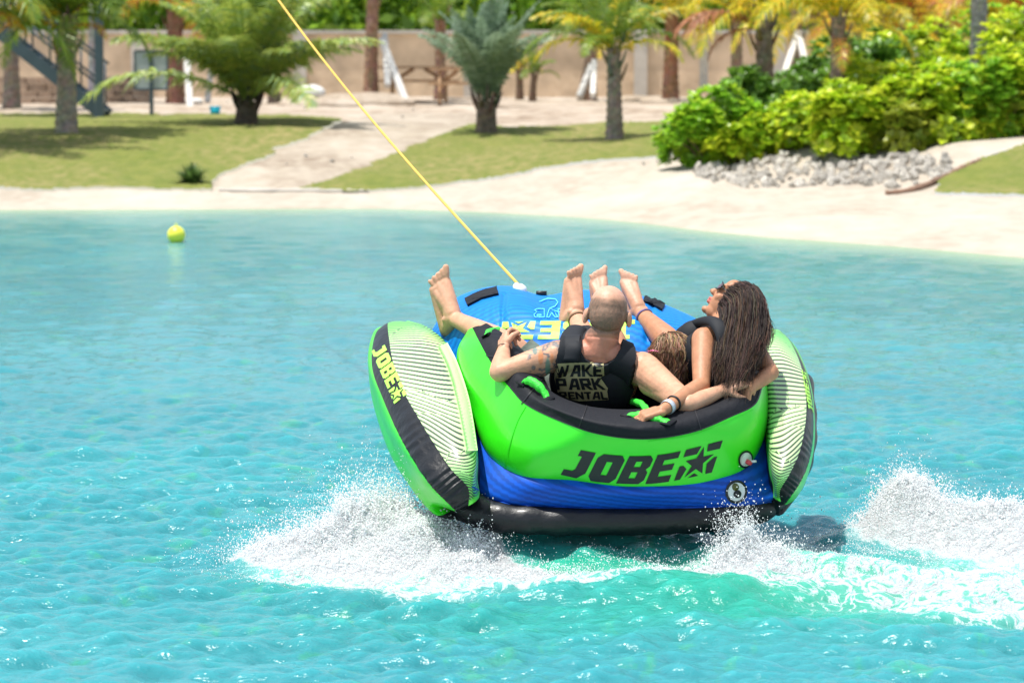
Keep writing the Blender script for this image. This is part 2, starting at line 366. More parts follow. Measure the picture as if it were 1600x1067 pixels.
# foam: white solid (fs) and lacy (fl)
FS = [(400, 15.35, .9, .10, .12), (455, 15.32, 1.3, .22, .22), (520, 15.40, 1.5, .25, .30), (590, 15.5, 1.6, .28, .34), (660, 15.45, 1.5, .25, .30), (725, 15.25, 1.1, .12, .18), (620, 15.1, 1.0, .40, .22), (760, 15.1, .8, .20, .12),
      (1425, 16.0, 1.4, .13, .22), (1425, 15.95, 1.5, .27, .24), (1520, 15.75, 1.5, .35, .2), (1650, 15.45, 1.5, .5, .22), (1800, 15.1, 1.3, .6, .22), (2000, 14.6, 1.1, .8, .3),
      (1150, 15.0, 1.3, .10, .13), (1200, 15.0, 1.1, .14, .12), (1110, 14.92, .7, .12, .06), (1010, 14.95, .55, .12, .06), (860, 14.95, .7, .22, .07), (800, 14.98, .8, .15, .08)]
FLc = [(600, 14.85, .75, .55, .35), (740, 14.55, .62, .45, .35), (880, 14.5, .5, .40, .30), (470, 15.0, .6, .28, .20), (1220, 14.7, .85, .45, .45), (1420, 14.75, .62, .50, .55), (1600, 14.7, .62, .55, .60), (1480, 14.05, .42, .8, .28), (1720, 14.0, .6, .7, .5), (1080, 14.85, .8, .25, .22), (950, 14.85, .75, .40, .16), (2000, 14.5, .9, .8, .6), (560, 14.3, .38, .35, .2), (660, 14.25, .42, .5, .25), (1000, 14.45, .35, .5, .2)]
fs = sum(a * bumpf(px, Y, sx, sy) for px, Y, a, sx, sy in FS); fl = sum(a * bumpf(px, Y, sx, sy) for px, Y, a, sx, sy in FLc)
fs = np.clip(fs, 0, 1.6); fl = np.clip(fl, 0, 1)
rough = np.clip(fs, 0, 1)
z += rough * (.040 * fbm(WX * 7, WY * 7, z * 7, oct=4, seed=31) + .018 * np.abs(fbm(WX * 26, WY * 18, oct=3, seed=33)))
z += np.clip(fl, 0, 1) * .02 * fbm(WX * 7, WY * 5, oct=4, seed=35)
shd = shoreY(WP) - WY                      # metres of water before the shore
z *= sstep(-.3, 3, shd)
aer = np.clip(bumpf(930, 15.0, .6, .3) + .85 * bumpf(720, 14.8, .6, .22) + .8 * bumpf(1350, 14.8, .8, .5) + .6 * bumpf(1150, 14.2, .7, .5) + .6 * bumpf(1600, 14.2, 1.0, .7) + .45 * bumpf(560, 14.6, .5, .4) + .35 * bumpf(900, 13.6, 1.2, .5), 0, 1)
shal = np.exp(-np.clip(shd, 0, 99) / 1.3) * .9 + .1 * np.exp(-np.clip(shd, 0, 99) / 8)
wv = np.stack([WX, WY, z], -1).reshape(-1, 3)
WATER = obj('water', wv, gridfaces(*WX.shape), None, kind='structure', org=(0, 0, 0),
            cols=np.stack([fs.ravel() / 1.6, fl.ravel(), aer.ravel(), shal.ravel()], -1))
def water_mat():
    m = bpy.data.materials.new('lagoon_water'); m.use_nodes = True; t = m.node_tree; N, L = t.nodes, t.links; b = N['Principled BSDF']
    g = N.new('ShaderNodeNewGeometry'); a = N.new('ShaderNodeAttribute'); a.attribute_name = 'Col'
    sp_ = N.new('ShaderNodeSeparateColor'); L.new(a.outputs['Color'], sp_.inputs[0])
    FSo, FLo, AER, SH = sp_.outputs[0], sp_.outputs[1], sp_.outputs[2], a.outputs['Alpha']
    def noise(scale, det, vec=(1, 1, 1), dist=0):
        mp = N.new('ShaderNodeMapping'); mp.inputs['Scale'].default_value = vec; L.new(g.outputs['Position'], mp.inputs[0])
        n = N.new('ShaderNodeTexNoise'); n.inputs['Scale'].default_value = scale; n.inputs['Detail'].default_value = det; n.inputs['Distortion'].default_value = dist; n.inputs['Roughness'].default_value = .6
        L.new(mp.outputs[0], n.inputs['Vector']); return n.outputs[0]
    def rng_(x, a0, a1, b0=0, b1=1):
        r = N.new('ShaderNodeMapRange'); r.interpolation_type = 'SMOOTHSTEP'
        for i, q in ((1, a0), (2, a1), (3, b0), (4, b1)): r.inputs[i].default_value = q
        L.new(x, r.inputs[0]); return r.outputs[0]
    def mth(op, x, y):
        r = N.new('ShaderNodeMath'); r.operation = op
        for i, q in enumerate((x, y)):
            if isinstance(q, (int, float)): r.inputs[i].default_value = q
            else: L.new(q, r.inputs[i])
        return r.outputs[0]
    def mix(f, x, y):
        r = N.new('ShaderNodeMix'); r.data_type = 'RGBA'; L.new(f, r.inputs[0])
        for s, q in ((6, x), (7, y)):
            if isinstance(q, tuple): r.inputs[s].default_value = (*q, 1)
            else: L.new(q, r.inputs[s])
        return r.outputs[2]
    body = mix(rng_(noise(.35, 3, (1, .6, 1)), .35, .65), (.026, .215, .245), (.038, .255, .28))
    body = mix(rng_(noise(5, 4, (1, .5, 1), .6), .55, .72), body, (.045, .28, .21))
    body = mix(AER, body, (.014, .30, .20))
    body = mix(SH, body, (.30, .46, .26))
    # lace: thin bright veins of foam
    n1 = noise(8, 9, (1, .8, 1), 1.6); n2 = noise(34, 6, (1, .6, 1), 1.0)
    vein = mth('SUBTRACT', 1, mth('MULTIPLY', mth('ABSOLUTE', mth('SUBTRACT', n1, .5), 0), 9))
    lace = mth('ADD', mth('MULTIPLY', vein, .55), mth('MULTIPLY', n2, .75))
    lf = rng_(mth('ADD', lace, mth('MULTIPLY', FLo, .80)), 1.14, 1.60)
    sf = rng_(mth('ADD', mth('MULTIPLY', n1, .9), mth('MULTIPLY', FSo, 1.75)), .98, 1.30)
    foam = mth('MAXIMUM', lf, sf)
    # a milky veil under the foam
    veil = rng_(mth('ADD', mth('MULTIPLY', FLo, .7), mth('MULTIPLY', FSo, 1.2)), .1, 1.1, 0, .5)
    col = mix(veil, body, (.35, .72, .60)); col = mix(foam, col, (.76, .79, .80))
    L.new(col, b.inputs['Base Color'])
    sx_ = N.new('ShaderNodeSeparateXYZ'); L.new(g.outputs['Position'], sx_.inputs[0]); L.new(mth('MAXIMUM', rng_(foam, 0, 1, .0, .55), rng_(sx_.outputs[1], 15, 26, .26, .12)), b.inputs['Roughness']); b.inputs['IOR'].default_value = 1.33
    h = mth('ADD', mth('MULTIPLY', noise(8, 4, (.55, 1, 1), .2), 1), mth('MULTIPLY', noise(26, 3, (.8, 1, 1), .3), .35))
    bp = N.new('ShaderNodeBump'); bp.inputs['Strength'].default_value = .6; bp.inputs['Distance'].default_value = .045; L.new(h, bp.inputs['Height'])
    hf = mth('ADD', noise(30, 6, (1, 1, 1), .5), mth('MULTIPLY', n1, 1.2))
    bp2 = N.new('ShaderNodeBump'); L.new(foam, bp2.inputs['Strength']); bp2.inputs['Distance'].default_value = .09; L.new(hf, bp2.inputs['Height']); L.new(bp.outputs[0], bp2.inputs['Normal'])
    L.new(bp2.outputs[0], b.inputs['Normal'])
    L.new(rng_(foam, 0, 1, .85, .25), b.inputs['Subsurface Weight']); b.inputs['Subsurface Scale'].default_value = .30; b.inputs['Subsurface Radius'].default_value = (.7, 1, 1)
    return m
WATER.data.materials.append(water_mat())
# ------------------------------------------------------------------ the inflatable
TUBE = empty('towable_tube', at(935, 833, 15.6), 'large green, blue and black inflatable towable tube with riders, skimming the wake', 'towable tube')
def lo(p, dx=0, dn=0, df=0): return p + Vector((1, 0, 0)) * dx + LN * dn + LF * df
def base(p, h=0):                        # same place, dropped to height h over the base plane
    a = Vector((0, TY, TZ)); return p - LN * ((p - a).dot(LN) - h)
def Q(*a): return ph(*a)
NX = Vector((1, 0, 0))
# --- backrest: a U of fat tube; rows run left tip -> rear -> right tip
BR = []
def brow(G0, G1, T0, T1, T2):
    r = [Q(*q) for q in (G0, G1, T0, T1, T2)]
    mid = (r[0] + r[4]) / 2
    r.append(base(r[4], .14)); r.append(base(r[0] * .35 + r[4] * .65, .10)); r.append(base(r[0] * .75 + r[4] * .25, max(G0[2] - .07, .06)))
    BR.append(r)
brow((733, 520, .36), (731, 516, .42), (738, 512, .46), (750, 509, .48), (765, 513, .42))
brow((716, 562, .28), (718, 545, .40), (750, 536, .50), (778, 531, .53), (800, 535, .44))
brow((726, 610, .24), (728, 588, .38), (768, 568, .50), (800, 562, .54), (832, 565, .44))
brow((739, 655, .22), (750, 630, .36), (793, 602, .50), (822, 590, .54), (850, 590, .44))
brow((766, 713, .22), (785, 675, .37), (822, 631, .50), (842, 620, .53), (864, 616, .44))
brow((822, 749, .22), (836, 705, .37), (870, 655, .50), (884, 642, .54), (900, 634, .45))
brow((900, 758, .22), (908, 715, .37), (930, 676, .50), (937, 656, .55), (940, 642, .45))
brow((985, 767, .22), (992, 722, .37), (1005, 685, .50), (1003, 660, .55), (995, 643, .45))
brow((1075, 762, .22), (1085, 715, .37), (1080, 675, .50), (1072, 650, .54), (1060, 634, .45))
brow((1148, 746, .22), (1155, 697, .37), (1143, 650, .50), (1128, 628, .53), (1110, 614, .44))
brow((1184, 708, .23), (1193, 670, .36), (1178, 632, .50), (1153, 602, .54), (1130, 588, .43))
brow((1199, 650, .25), (1200, 622, .38), (1191, 602, .49), (1166, 580, .53), (1142, 570, .42))
brow((1194, 600, .28), (1192, 578, .40), (1182, 562, .48), (1160, 550, .52), (1140, 552, .42))
brow((1180, 566, .33), (1176, 556, .40), (1170, 545, .45), (1158, 540, .47), (1146, 544, .41))
NU, NV = 190, 64
S = loft(BR, NU, NV)
# gentle inflated seams: fabric pulled in along weld lines
cols_v = NV // 8
pan = [.0]
Sf = S.copy(); 
G = Sf.reshape(-1, 3)
def part_grid(name, j0, j1, m, parent, cols=None, src=G, nu=NU, nv=NV, thick=0):
    f = gridfaces(nu, nv, True, j0, j1); v, f2 = compact(src, f)
    c = None if cols is None else cols.reshape(-1, 3)[np.unique(f)]
    return obj(name, v, f2, m, parent, cols=c)
shell = part_grid('backrest', 0, 2 * cols_v, M_GREEN, TUBE)
tag(shell, 'bright green outer wall of the backrest')
capt = part_grid('backrest_cover', 2 * cols_v, 7 * cols_v, M_NYLON, TUBE); tag(capt, 'black fabric top of the backrest')
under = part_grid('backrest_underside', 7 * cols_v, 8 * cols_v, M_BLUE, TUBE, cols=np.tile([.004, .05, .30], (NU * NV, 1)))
for e in (0, NU - 1):
    ring = S[e]; c = ring.mean(0); v = np.vstack([ring, c]); obj('end_cap', v, [(k, (k + 1) % NV, NV) for k in range(NV)], M_GREEN, TUBE)
# --- deck: blue cushion; columns left -> right, each from seat to nose
DK = []
def drow(F, D1, D2, S_):
    f, d1, d2, s = Q(*F), Q(*D1), Q(*D2), Q(*S_)
    DK.append([s, d2, d1, f, base(f, F[2] * .35), base(f * .85 + s * .15, .05), base(d2, .04), base(s, .04)])
drow((668, 528, .14), (676, 545, .17), (700, 590, .15), (736, 665, .12))
drow((680, 508, .20), (694, 520, .25), (722, 565, .22), (762, 655, .12))
drow((702, 473, .25), (722, 498, .34), (758, 560, .30), (800, 640, .12))
drow((752, 452, .27), (768, 480, .40), (800, 540, .36), (850, 645, .14))
drow((800, 449, .27), (815, 478, .43), (845, 530, .40), (900, 650, .15))
drow((846, 463, .25), (860, 488, .41), (885, 535, .40), (940, 655, .15))
drow((905, 455, .27), (915, 482, .43), (935, 535, .40), (980, 660, .15))
drow((980, 458, .27), (978, 486, .43), (990, 540, .40), (1010, 660, .15))
drow((1045, 480, .27), (1040, 503, .40), (1045, 550, .36), (1060, 650, .14))
drow((1108, 510, .25), (1100, 530, .34), (1105, 575, .30), (1120, 640, .12))
drow((1165, 545, .20), (1160, 560, .25), (1165, 600, .22), (1165, 645, .12))
drow((1200, 575, .14), (1200, 590, .17), (1200, 630, .15), (1195, 670, .12))
ND, NE = 260, 200
D = loft(DK, ND, NE)
uu, vv = np.meshgrid(np.linspace(0, 1, ND), np.linspace(0, 1, NE, endpoint=False), indexing='ij')
lx = D[..., 0]; lf_ = (D - np.array([0, TY, TZ])) @ np.array(LF)
# quilting seams: one across between lobes, broad ribs
def seamline(px1, py1, px2, py2, h=.38):
    a, b = Q(px1, py1, h), Q(px2, py2, h); a2 = np.array([a.x, (a - Vector((0, TY, TZ))).dot(LF)]); b2 = np.array([b.x, (b - Vector((0, TY, TZ))).dot(LF)])
    ab = b2 - a2; t = np.clip(((lx - a2[0]) * ab[0] + (lf_ - a2[1]) * ab[1]) / (ab @ ab), 0, 1)
    return np.hypot(lx - a2[0] - t * ab[0], lf_ - a2[1] - t * ab[1])
groove = np.zeros_like(lx)
for s in ((788, 455, 785, 520), (785, 520, 760, 600), (845, 463, 872, 500), (872, 500, 960, 500), (1020, 470, 1010, 540)):
    groove += np.exp(-(seamline(*s) / .012)**2)
D2 = D - np.array(LN) * (np.clip(groove, 0, 1) * .012)[..., None]
ribs = np.sin((lf_ * 1.0 + lx * .35 * np.sign(np.sin(lx * 5))) * 150) * .5 + .5
blue = np.array([.001, .215, .66]); dark = np.array([.001, .13, .48])
rc = sstep(.35, .65, ribs)[..., None]
dcol = blue * (1 - .8 * rc) + dark * .8 * rc
D2 = D2 + np.array(LN) * (.003 * (1 - rc))
deck = obj('deck', D2.reshape(-1, 3), gridfaces(ND, NE, True), M_BLUE, TUBE, cols=dcol.reshape(-1, 3))
# --- blue skirt between backrest and rim
HR = []
def hrow(t, b): 
    T, Bt = Q(*t), Q(*b); c = Vector((.10, 16.1, .5)); n = (c - T); n.z = 0; n.normalize()
    HR.append([T + n * .10 + LN * .05, T + n * .015, T * .5 + Bt * .5 - n * .012, Bt, Bt + n * .15])
hrow((712, 560, .24), (690, 545, .14)); hrow((722, 620, .20), (712, 625, .12)); hrow((742, 675, .20), (738, 705, .12)); hrow((765, 716, .22), (742, 762, .12))
hrow((800, 742, .23), (785, 785, .12)); hrow((850, 757, .24), (850, 791, .12)); hrow((930, 764, .24), (930, 794, .12)); hrow((1010, 768, .24), (1010, 794, .12)); hrow((1090, 758, .24), (1090, 792, .12)); hrow((1150, 748, .24), (1150, 790, .12))
hrow((1186, 716, .24), (1205, 782, .12)); hrow((1199, 665, .24), (1224, 755, .12)); hrow((1204, 600, .22), (1232, 690, .12)); hrow((1204, 560, .2), (1222, 620, .12))
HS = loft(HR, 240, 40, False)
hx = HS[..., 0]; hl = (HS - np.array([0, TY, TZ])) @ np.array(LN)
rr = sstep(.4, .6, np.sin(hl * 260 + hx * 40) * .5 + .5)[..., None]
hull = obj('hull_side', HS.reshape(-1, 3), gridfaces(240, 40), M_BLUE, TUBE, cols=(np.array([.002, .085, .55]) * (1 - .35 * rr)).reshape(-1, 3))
# --- black rim tube round the bottom
rim_p = [Q(640, 640, .06), Q(668, 720, .06), Q(712, 778, .07), Q(770, 806, .065), Q(850, 813, .065), Q(950, 814, .065), Q(1050, 812, .065), Q(1130, 806, .065), Q(1195, 790, .07), Q(1238, 745, .07), Q(1255, 680, .07), Q(1250, 600, .06)]
rp = crspline(np.array(rim_p), 150)
v, f = tube([Vector(p) for p in rp], [.062 + .003 * math.sin(i * .9) + (.012 if 10 < i < 45 else 0) * math.sin((i - 10) / 35 * math.pi) for i in range(150)], 24)
rim = obj('rim_tube', np.array(v), f, M_BLACK, TUBE); tag(rim, 'wet black bottom rim')
bt = [base(Vector(p), .012) for p in rp[::4]]
obj('hull_bottom', np.array([tuple(p) for p in bt]), [tuple(range(len(bt)))], M_BLACK, TUBE, smooth=False)
# --- side pontoons
def pontoon(rows, hid, *_):
    P = []
    for r in rows:
        pts = [Q(*q) for q in r]; I, O = pts[0], pts[-1]
        sgn = -1 if hid == 'L' else 1
        P.append(pts + [base(O, .06) - NX * sgn * .03, base((I + O) / 2, .03), base(I, .06)])
    return P
LP = pontoon([
    [(640, 505, .20), (632, 503, .21), (622, 503, .22), (612, 505, .22), (606, 508, .19), (604, 512, .17)],
    [(668, 516, .25), (655, 508, .31), (630, 503, .33), (606, 506, .32), (589, 517, .28), (586, 520, .20)],
    [(697, 540, .26), (684, 528, .35), (655, 522, .39), (608, 530, .37), (581, 548, .30), (576, 553, .20)],
    [(716, 572, .26), (704, 560, .37), (668, 558, .42), (614, 565, .40), (583, 582, .31), (577, 587, .20)],
    [(730, 612, .26), (719, 602, .38), (683, 603, .43), (628, 606, .41), (598, 622, .32), (588, 630, .20)],
    [(740, 655, .26), (731, 648, .38), (702, 650, .43), (651, 648, .41), (619, 670, .32), (606, 678, .20)],
    [(745, 692, .25), (738, 690, .36), (716, 694, .41), (678, 693, .39), (644, 716, .31), (630, 722, .18)],
    [(747, 722, .24), (743, 724, .33), (729, 728, .36), (705, 733, .35), (672, 757, .28), (652, 757, .16)],
    [(746, 748, .21), (743, 752, .27), (738, 756, .29), (731, 762, .28), (699, 785, .22), (672, 786, .12)],
    [(750, 772, .15), (748, 778, .18), (742, 784, .20), (732, 790, .19), (712, 798, .15), (694, 792, .08)],
], 'L', '', 0)
RP = pontoon([
    [(1205, 516, .20), (1210, 515, .21), (1215, 515, .22), (1220, 518, .22), (1224, 522, .19), (1226, 526, .15)],
    [(1192, 528, .24), (1200, 520, .31), (1215, 519, .34), (1234, 532, .34), (1243, 545, .30), (1245, 550, .20)],
    [(1185, 555, .25), (1193, 540, .36), (1218, 540, .40), (1249, 564, .39), (1259, 580, .31), (1261, 588, .20)],
    [(1186, 590, .25), (1195, 575, .37), (1222, 577, .42), (1257, 596, .40), (1268, 615, .31), (1269, 622, .20)],
    [(1190, 630, .25), (1200, 615, .38), (1227, 620, .42), (1260, 635, .40), (1271, 650, .31), (1272, 658, .18)],
    [(1195, 670, .25), (1204, 660, .37), (1229, 664, .41), (1257, 672, .39), (1270, 688, .30), (1272, 695, .16)],
    [(1198, 708, .24), (1206, 702, .35), (1226, 706, .38), (1248, 710, .36), (1263, 724, .28), (1266, 730, .14)],
    [(1202, 738, .22), (1208, 736, .31), (1220, 740, .33), (1233, 742, .31), (1250, 754, .24), (1256, 758, .12)],
    [(1208, 760, .18), (1210, 761, .22), (1214, 764, .23), (1219, 766, .22), (1234, 778, .18), (1242, 778, .09)],
    [(1208, 778, .13), (1212, 780, .15), (1216, 782, .16), (1220, 784, .15), (1226, 788, .12), (1230, 788, .07)],
], 'R', '', 0)
PN, PV = 420, 270                        # columns 0..2 of 9 striped, 3-4 black, 4-5 green
def stripes(S, mirror):
    # arc-length like coordinates: a along the pontoon, b across it (0 inner .. 1 edge)
    a = np.linspace(0, 1, PN)[:, None] * np.ones((1, PV)); b = np.clip(np.linspace(0, 9, PV, endpoint=False)[None, :] / 3.0, 0, 1) * np.ones((PN, 1))
    # fans of curved lines broken by zig-zag lines
    zz = np.zeros_like(a)
    q = a * 56 + 7.5 * (b - .5) ** 2 * np.where(a > .55, 1.2, .9) + 5.0 * b * sstep(.08, .3, a) - 3.6 * sstep(.55, .75, a) * b
    for c0, sl, wd in ((.14, .10, 1), (.50, -.12, 1), (.67, .10, 1), (.83, -.08, 1)):
        line = c0 + sl * (b - .5) + .022 * (np.abs(((b * 3) % 1) - .5) * 2)
        side = sstep(-.004, .004, a - line); zz += side * (4.1 + 1.5 * wd) ; q = q + np.where(a > line, 3.0 * (1 - b) if sl > 0 else 3.0 * b, 0)
    w_ = .30 + .18 * np.abs(np.sin(a * 9.5 + b * 2)) + .25 * sstep(.8, .95, a) + .12 * sstep(.25, .05, a) * (b > .4)
    fr = np.abs(((q + zz) % 1) - .5) * 2
    ink = sstep(w_ + .10, w_ - .10, fr)
    ink = ink * sstep(.12, .17, b) * sstep(.03, .06, a) * sstep(.985, .96, a)
    g1 = np.array([.13, .78, .05]); pale = np.array([.62, .86, .40])
    mixv = (sstep(.10, .28, a) * sstep(.95, .70, a) * sstep(.1, .3, b))[..., None]
    bs = g1 * (1 - mixv) + pale * mixv
    k = np.array([.03, .045, .04])
    return bs * (1 - ink[..., None]) + k * ink[..., None]
PONT = {}
for rows, key in ((LP, 'L'), (RP, 'R')):
    S_ = loft(rows, PN, PV); cc = stripes(S_, key == 'R').reshape(-1, 3); g_ = S_.reshape(-1, 3); c9 = PV // 9
    pt = part_grid('side_pontoon', 0, 3 * c9, M_STRIPE, TUBE, cols=cc, src=g_, nu=PN, nv=PV)
    tag(pt, 'striped lime and black pontoon on the %s side' % ('left' if key == 'L' else 'right'))
    # black band with small puckers
    gb = g_.reshape(PN, PV, 3).copy(); cen = gb.mean(1, keepdims=True); an = np.linspace(0, 1, PN)[:, None, None]
    puck = .0035 * np.sin(an * 170 + 3 * np.sin(an * 31)) * sstep(.35, .8, an); nb = (gb - cen); nb /= np.linalg.norm(nb, axis=2, keepdims=True) + 1e-9
    gb = (gb + nb * puck).reshape(-1, 3)
    bb = part_grid('edge_band', 3 * c9, 4 * c9, M_BLACK, pt, src=gb, nu=PN, nv=PV)
    oo = part_grid('outer_panel', 4 * c9, 6 * c9, M_GREEN, pt, src=g_, nu=PN, nv=PV)
    uo = part_grid('underside', 6 * c9, 9 * c9, M_BLACK, pt, src=g_, nu=PN, nv=PV)
    for e in (0, PN - 1):
        ring = S_[e][::6]; v = np.vstack([ring, ring.mean(0)]); n_ = len(ring); obj('end_cap', v, [(k, (k + 1) % n_, n_) for k in range(n_)], M_GREEN if e == 0 else M_BLACK, pt)
    PONT[key] = (pt, bb, oo)
# --- prints, straps, handles laid on those surfaces
B_BACK = bvh_of(shell, capt); B_DECK = bvh_of(deck); B_LP = bvh_of(*PONT['L']); B_RP = bvh_of(*PONT['R']); B_HULL = bvh_of(hull, rim)
B_ALL = bvh_of(shell, capt, deck, hull, rim, *PONT['L'], *PONT['R'])
def subdiv(tris, V, mx):
    V = list(V); out = []; cache = {}
    def midp(a, b):
        k = (min(a, b), max(a, b))
        if k not in cache: cache[k] = len(V); V.append(((V[a][0] + V[b][0]) / 2, (V[a][1] + V[b][1]) / 2))
        return cache[k]
    st = list(tris)
    while st:
        a, b, c = st.pop(); L = [(math.dist(V[a], V[b]), a, b, c), (math.dist(V[b], V[c]), b, c, a), (math.dist(V[c], V[a]), c, a, b)]
        l, p, q, r = max(L, key=lambda t: t[0])
        if l > mx: m = midp(p, q); st += [(p, m, r), (m, q, r)]
        else: out.append((a, b, c))
    return out, V
def decal(name, polys, bvh, m, parent, off=.0025, mx=5, thick=0, label=None):
    """polys: list of (outer, holes) in picture coordinates; wrapped on the surface they meet"""
    mb = MB()
    for outer, holes in polys:
        loops = [outer] + list(holes); flatp = [p for l in loops for p in l]
        tr = geometry.tessellate_polygon([[Vector((x, y, 0)) for x, y in l] for l in loops])
        tr, V = subdiv(tr, flatp, mx)
        idx = {}; vs_ = []; ok = []
        for i, (x, y) in enumerate(V):
            h, n = hit(bvh, x, y, off); ok.append(h is not None); vs_.append((h, n) if h is not None else (Vector((0, 0, 0)), LN))
        tr = [t for t in tr if all(ok[i] for i in t)]
        tr = [t for t in tr if (max(vs_[i][0].y for i in t) - min(vs_[i][0].y for i in t)) < .12]
        used = sorted({i for t in tr for i in t}); mp_ = {i: k for k, i in enumerate(used)}
        if not used: continue
        if thick:
            top = [vs_[i][0] + vs_[i][1] * thick for i in used]; bot = [vs_[i][0] - vs_[i][1] * .004 for i in used]; n = len(used)
            ed = {}
            for t in tr:
                for a, b in ((t[0], t[1]), (t[1], t[2]), (t[2], t[0])): ed[(a, b)] = 1
            side = [(mp_[a], mp_[b], mp_[b] + n, mp_[a] + n) for a, b in ed if (b, a) not in ed]
            mb.add(top + bot, [tuple(mp_[i] for i in t) for t in tr] + side)
        else: mb.add([vs_[i][0] for i in used], [tuple(mp_[i] for i in t) for t in tr])
    if not mb.v: print('EMPTY DECAL', name); return None
    o = mb.obj(name, m, parent); 
    if label: tag(o, label)
    return o
GL = {  # block letters, unit height; (advance, [(outer, holes)])
 'J': (.95, [([(0, 0), (0, .22), (.30, .22), (.38, .30), (.38, .78), (.22, .78), (.22, 1), (.80, 1), (.80, .22), (.58, 0)], [])]),
 'O': (1.12, [([(.16, 0), (0, .16), (0, .84), (.16, 1), (.86, 1), (1.02, .84), (1.02, .16), (.86, 0)], [[(.40, .26), (.40, .74), (.62, .74), (.62, .26)]])]),
 'B': (1.08, [([(0, 0), (0, 1), (.82, 1), (.97, .86), (.97, .62), (.86, .51), (.97, .40), (.97, .14), (.82, 0)], [[(.36, .60), (.36, .80), (.60, .80), (.60, .60)], [(.36, .20), (.36, .42), (.60, .42), (.60, .20)]])]),
 'E': (.98, [([(0, 0), (0, 1), (.88, 1), (.88, .78), (.36, .78), (.36, .61), (.82, .61), (.82, .40), (.36, .40), (.36, .22), (.88, .22), (.88, 0)], [])]),
}
def star_polys():
    P = [([(.80 + r * 1.12 * math.sin(2 * math.pi * k / 10), .45 + r * math.cos(2 * math.pi * k / 10)) for k, r in [(k, .50 if k % 2 == 0 else .20) for k in range(10)]], [])]
    P += [([(.10, 1), (.68, 1), (.62, .76), (.10, .76)], []), ([(.10, .46), (.24, .46), (.42, .32), (.32, 0), (.10, 0)], []), ([(.94, 1), (1.5, 1), (1.5, .74), (1.0, .76)], []),
          ([(1.5, .50), (1.5, 0), (1.26, 0), (1.17, .34), (1.38, .50)], []), ([(.60, 0), (.80, .12), (1.0, 0)], [])]
    return P
GL['*'] = (1.55, star_polys())
def word(txt, quad, skew=0, gap=1.0):
    """quad: picture corners (bottom-left, bottom-right, top-right, top-left) of the whole word"""
    W = sum(GL[c][0] for c in txt); x = 0; out = []
    a, b, c_, d = [Vector((*p, 0)) for p in quad]
    def mp_(u, v_): 
        p = (a * (1 - u) + b * u) * (1 - v_) + (d * (1 - u) + c_ * u) * v_; return (p.x, p.y)
    for ch in txt:
        adv, P = GL[ch]
        for o_, hs in P: out.append(([mp_((x + px_) / W, py_) for px_, py_ in o_], [[mp_((x + px_) / W, py_) for px_, py_ in h] for h in hs]))
        x += adv
    return out
# big word on the rear wall, bent along the curve
def curveword(txt, bot, top):
    W = sum(GL[c][0] for c in txt); x = 0; out = []
    bx = crspline(np.array([(*p, 0) for p in bot], float), 200); tx = crspline(np.array([(*p, 0) for p in top], float), 200)
    def mp_(u, v_):
        i = min(max(u, 0), 1) * 199; k = int(min(i, 198)); fr = i - k
        b_ = bx[k] * (1 - fr) + bx[k + 1] * fr; t_ = tx[k] * (1 - fr) + tx[k + 1] * fr; p = b_ * (1 - v_) + t_ * v_; return (p[0], p[1])
    def dens(l):
        r = []
        for i in range(len(l)):
            (x0, y0), (x1, y1) = l[i - 1], l[i]; n = max(1, int(abs(x1 - x0) / .15))
            r += [(x0 + (x1 - x0) * k / n, y0 + (y1 - y0) * k / n) for k in range(n)]
        return r
    for ch in txt:
        adv, P = GL[ch]
        for o_, hs in P: out.append(([mp_((x + a) / W, b) for a, b in dens(o_)], [[mp_((x + a) / W, b) for a, b in dens(h)] for h in hs]))
        x += adv
    return out
decal('brand_lettering', curveword('JOBE*', [(876, 741), (924, 751), (971, 755), (1019, 755), (1066, 748), (1114, 737)], [(899, 701), (945, 709), (992, 712), (1038, 709), (1085, 699), (1131, 687)]), B_BACK, M_INK, shell)
decal('brand_lettering', word('JOBE*', [(581, 549), (617, 632), (636, 617), (600, 536)]), B_LP, M_PALE, PONT['L'][1])
decal('brand_lettering', word('JOBE*', [(1271, 645), (1259, 583), (1252, 577), (1263, 640)]), B_RP, M_PALE, PONT['R'][1])
# deck print, upside down from here: star E B O J
decal('brand_lettering', word('JOBE*', [(992, 500), (784, 503), (778, 530), (992, 530)]), B_DECK, M_PALE, deck)
def stroke(pts, wd):
    out = []
    for (x0, y0), (x1, y1) in zip(pts[:-1], pts[1:]):
        dx, dy = x1 - x0, y1 - y0; l = math.hypot(dx, dy) or 1; nx_, ny_ = -dy / l * wd / 2, dx / l * wd / 2; ex, ey = dx / l * wd * .3, dy / l * wd * .3
        out.append(([(x0 + nx_ - ex, y0 + ny_ - ey), (x1 + nx_ + ex, y1 + ny_ + ey), (x1 - nx_ + ex, y1 - ny_ + ey), (x0 - nx_ - ex, y0 - ny_ - ey)], []))
    return out
SN = stroke([(842, 473), (856, 468), (868, 469), (872, 474), (868, 480), (860, 483), (868, 487), (878, 489)], 1.2)
for pts in ([(836, 497), (834, 493), (838, 489), (835, 486), (839, 484), (850, 484), (850, 497), (836, 497)], [(839, 493), (845, 493), (845, 495), (839, 495), (839, 493)], [(854, 497), (858, 484), (862, 484), (872, 497), (867, 497), (862, 490), (858, 497), (854, 497)], [(874, 497), (873, 484), (877, 484), (884, 492), (884, 484), (888, 484), (889, 497), (885, 497), (878, 489), (878, 497), (874, 497)]):
    SN += stroke(pts, 1.0)
decal('outline_lettering', SN, B_DECK, M_LINE, deck, off=.006)
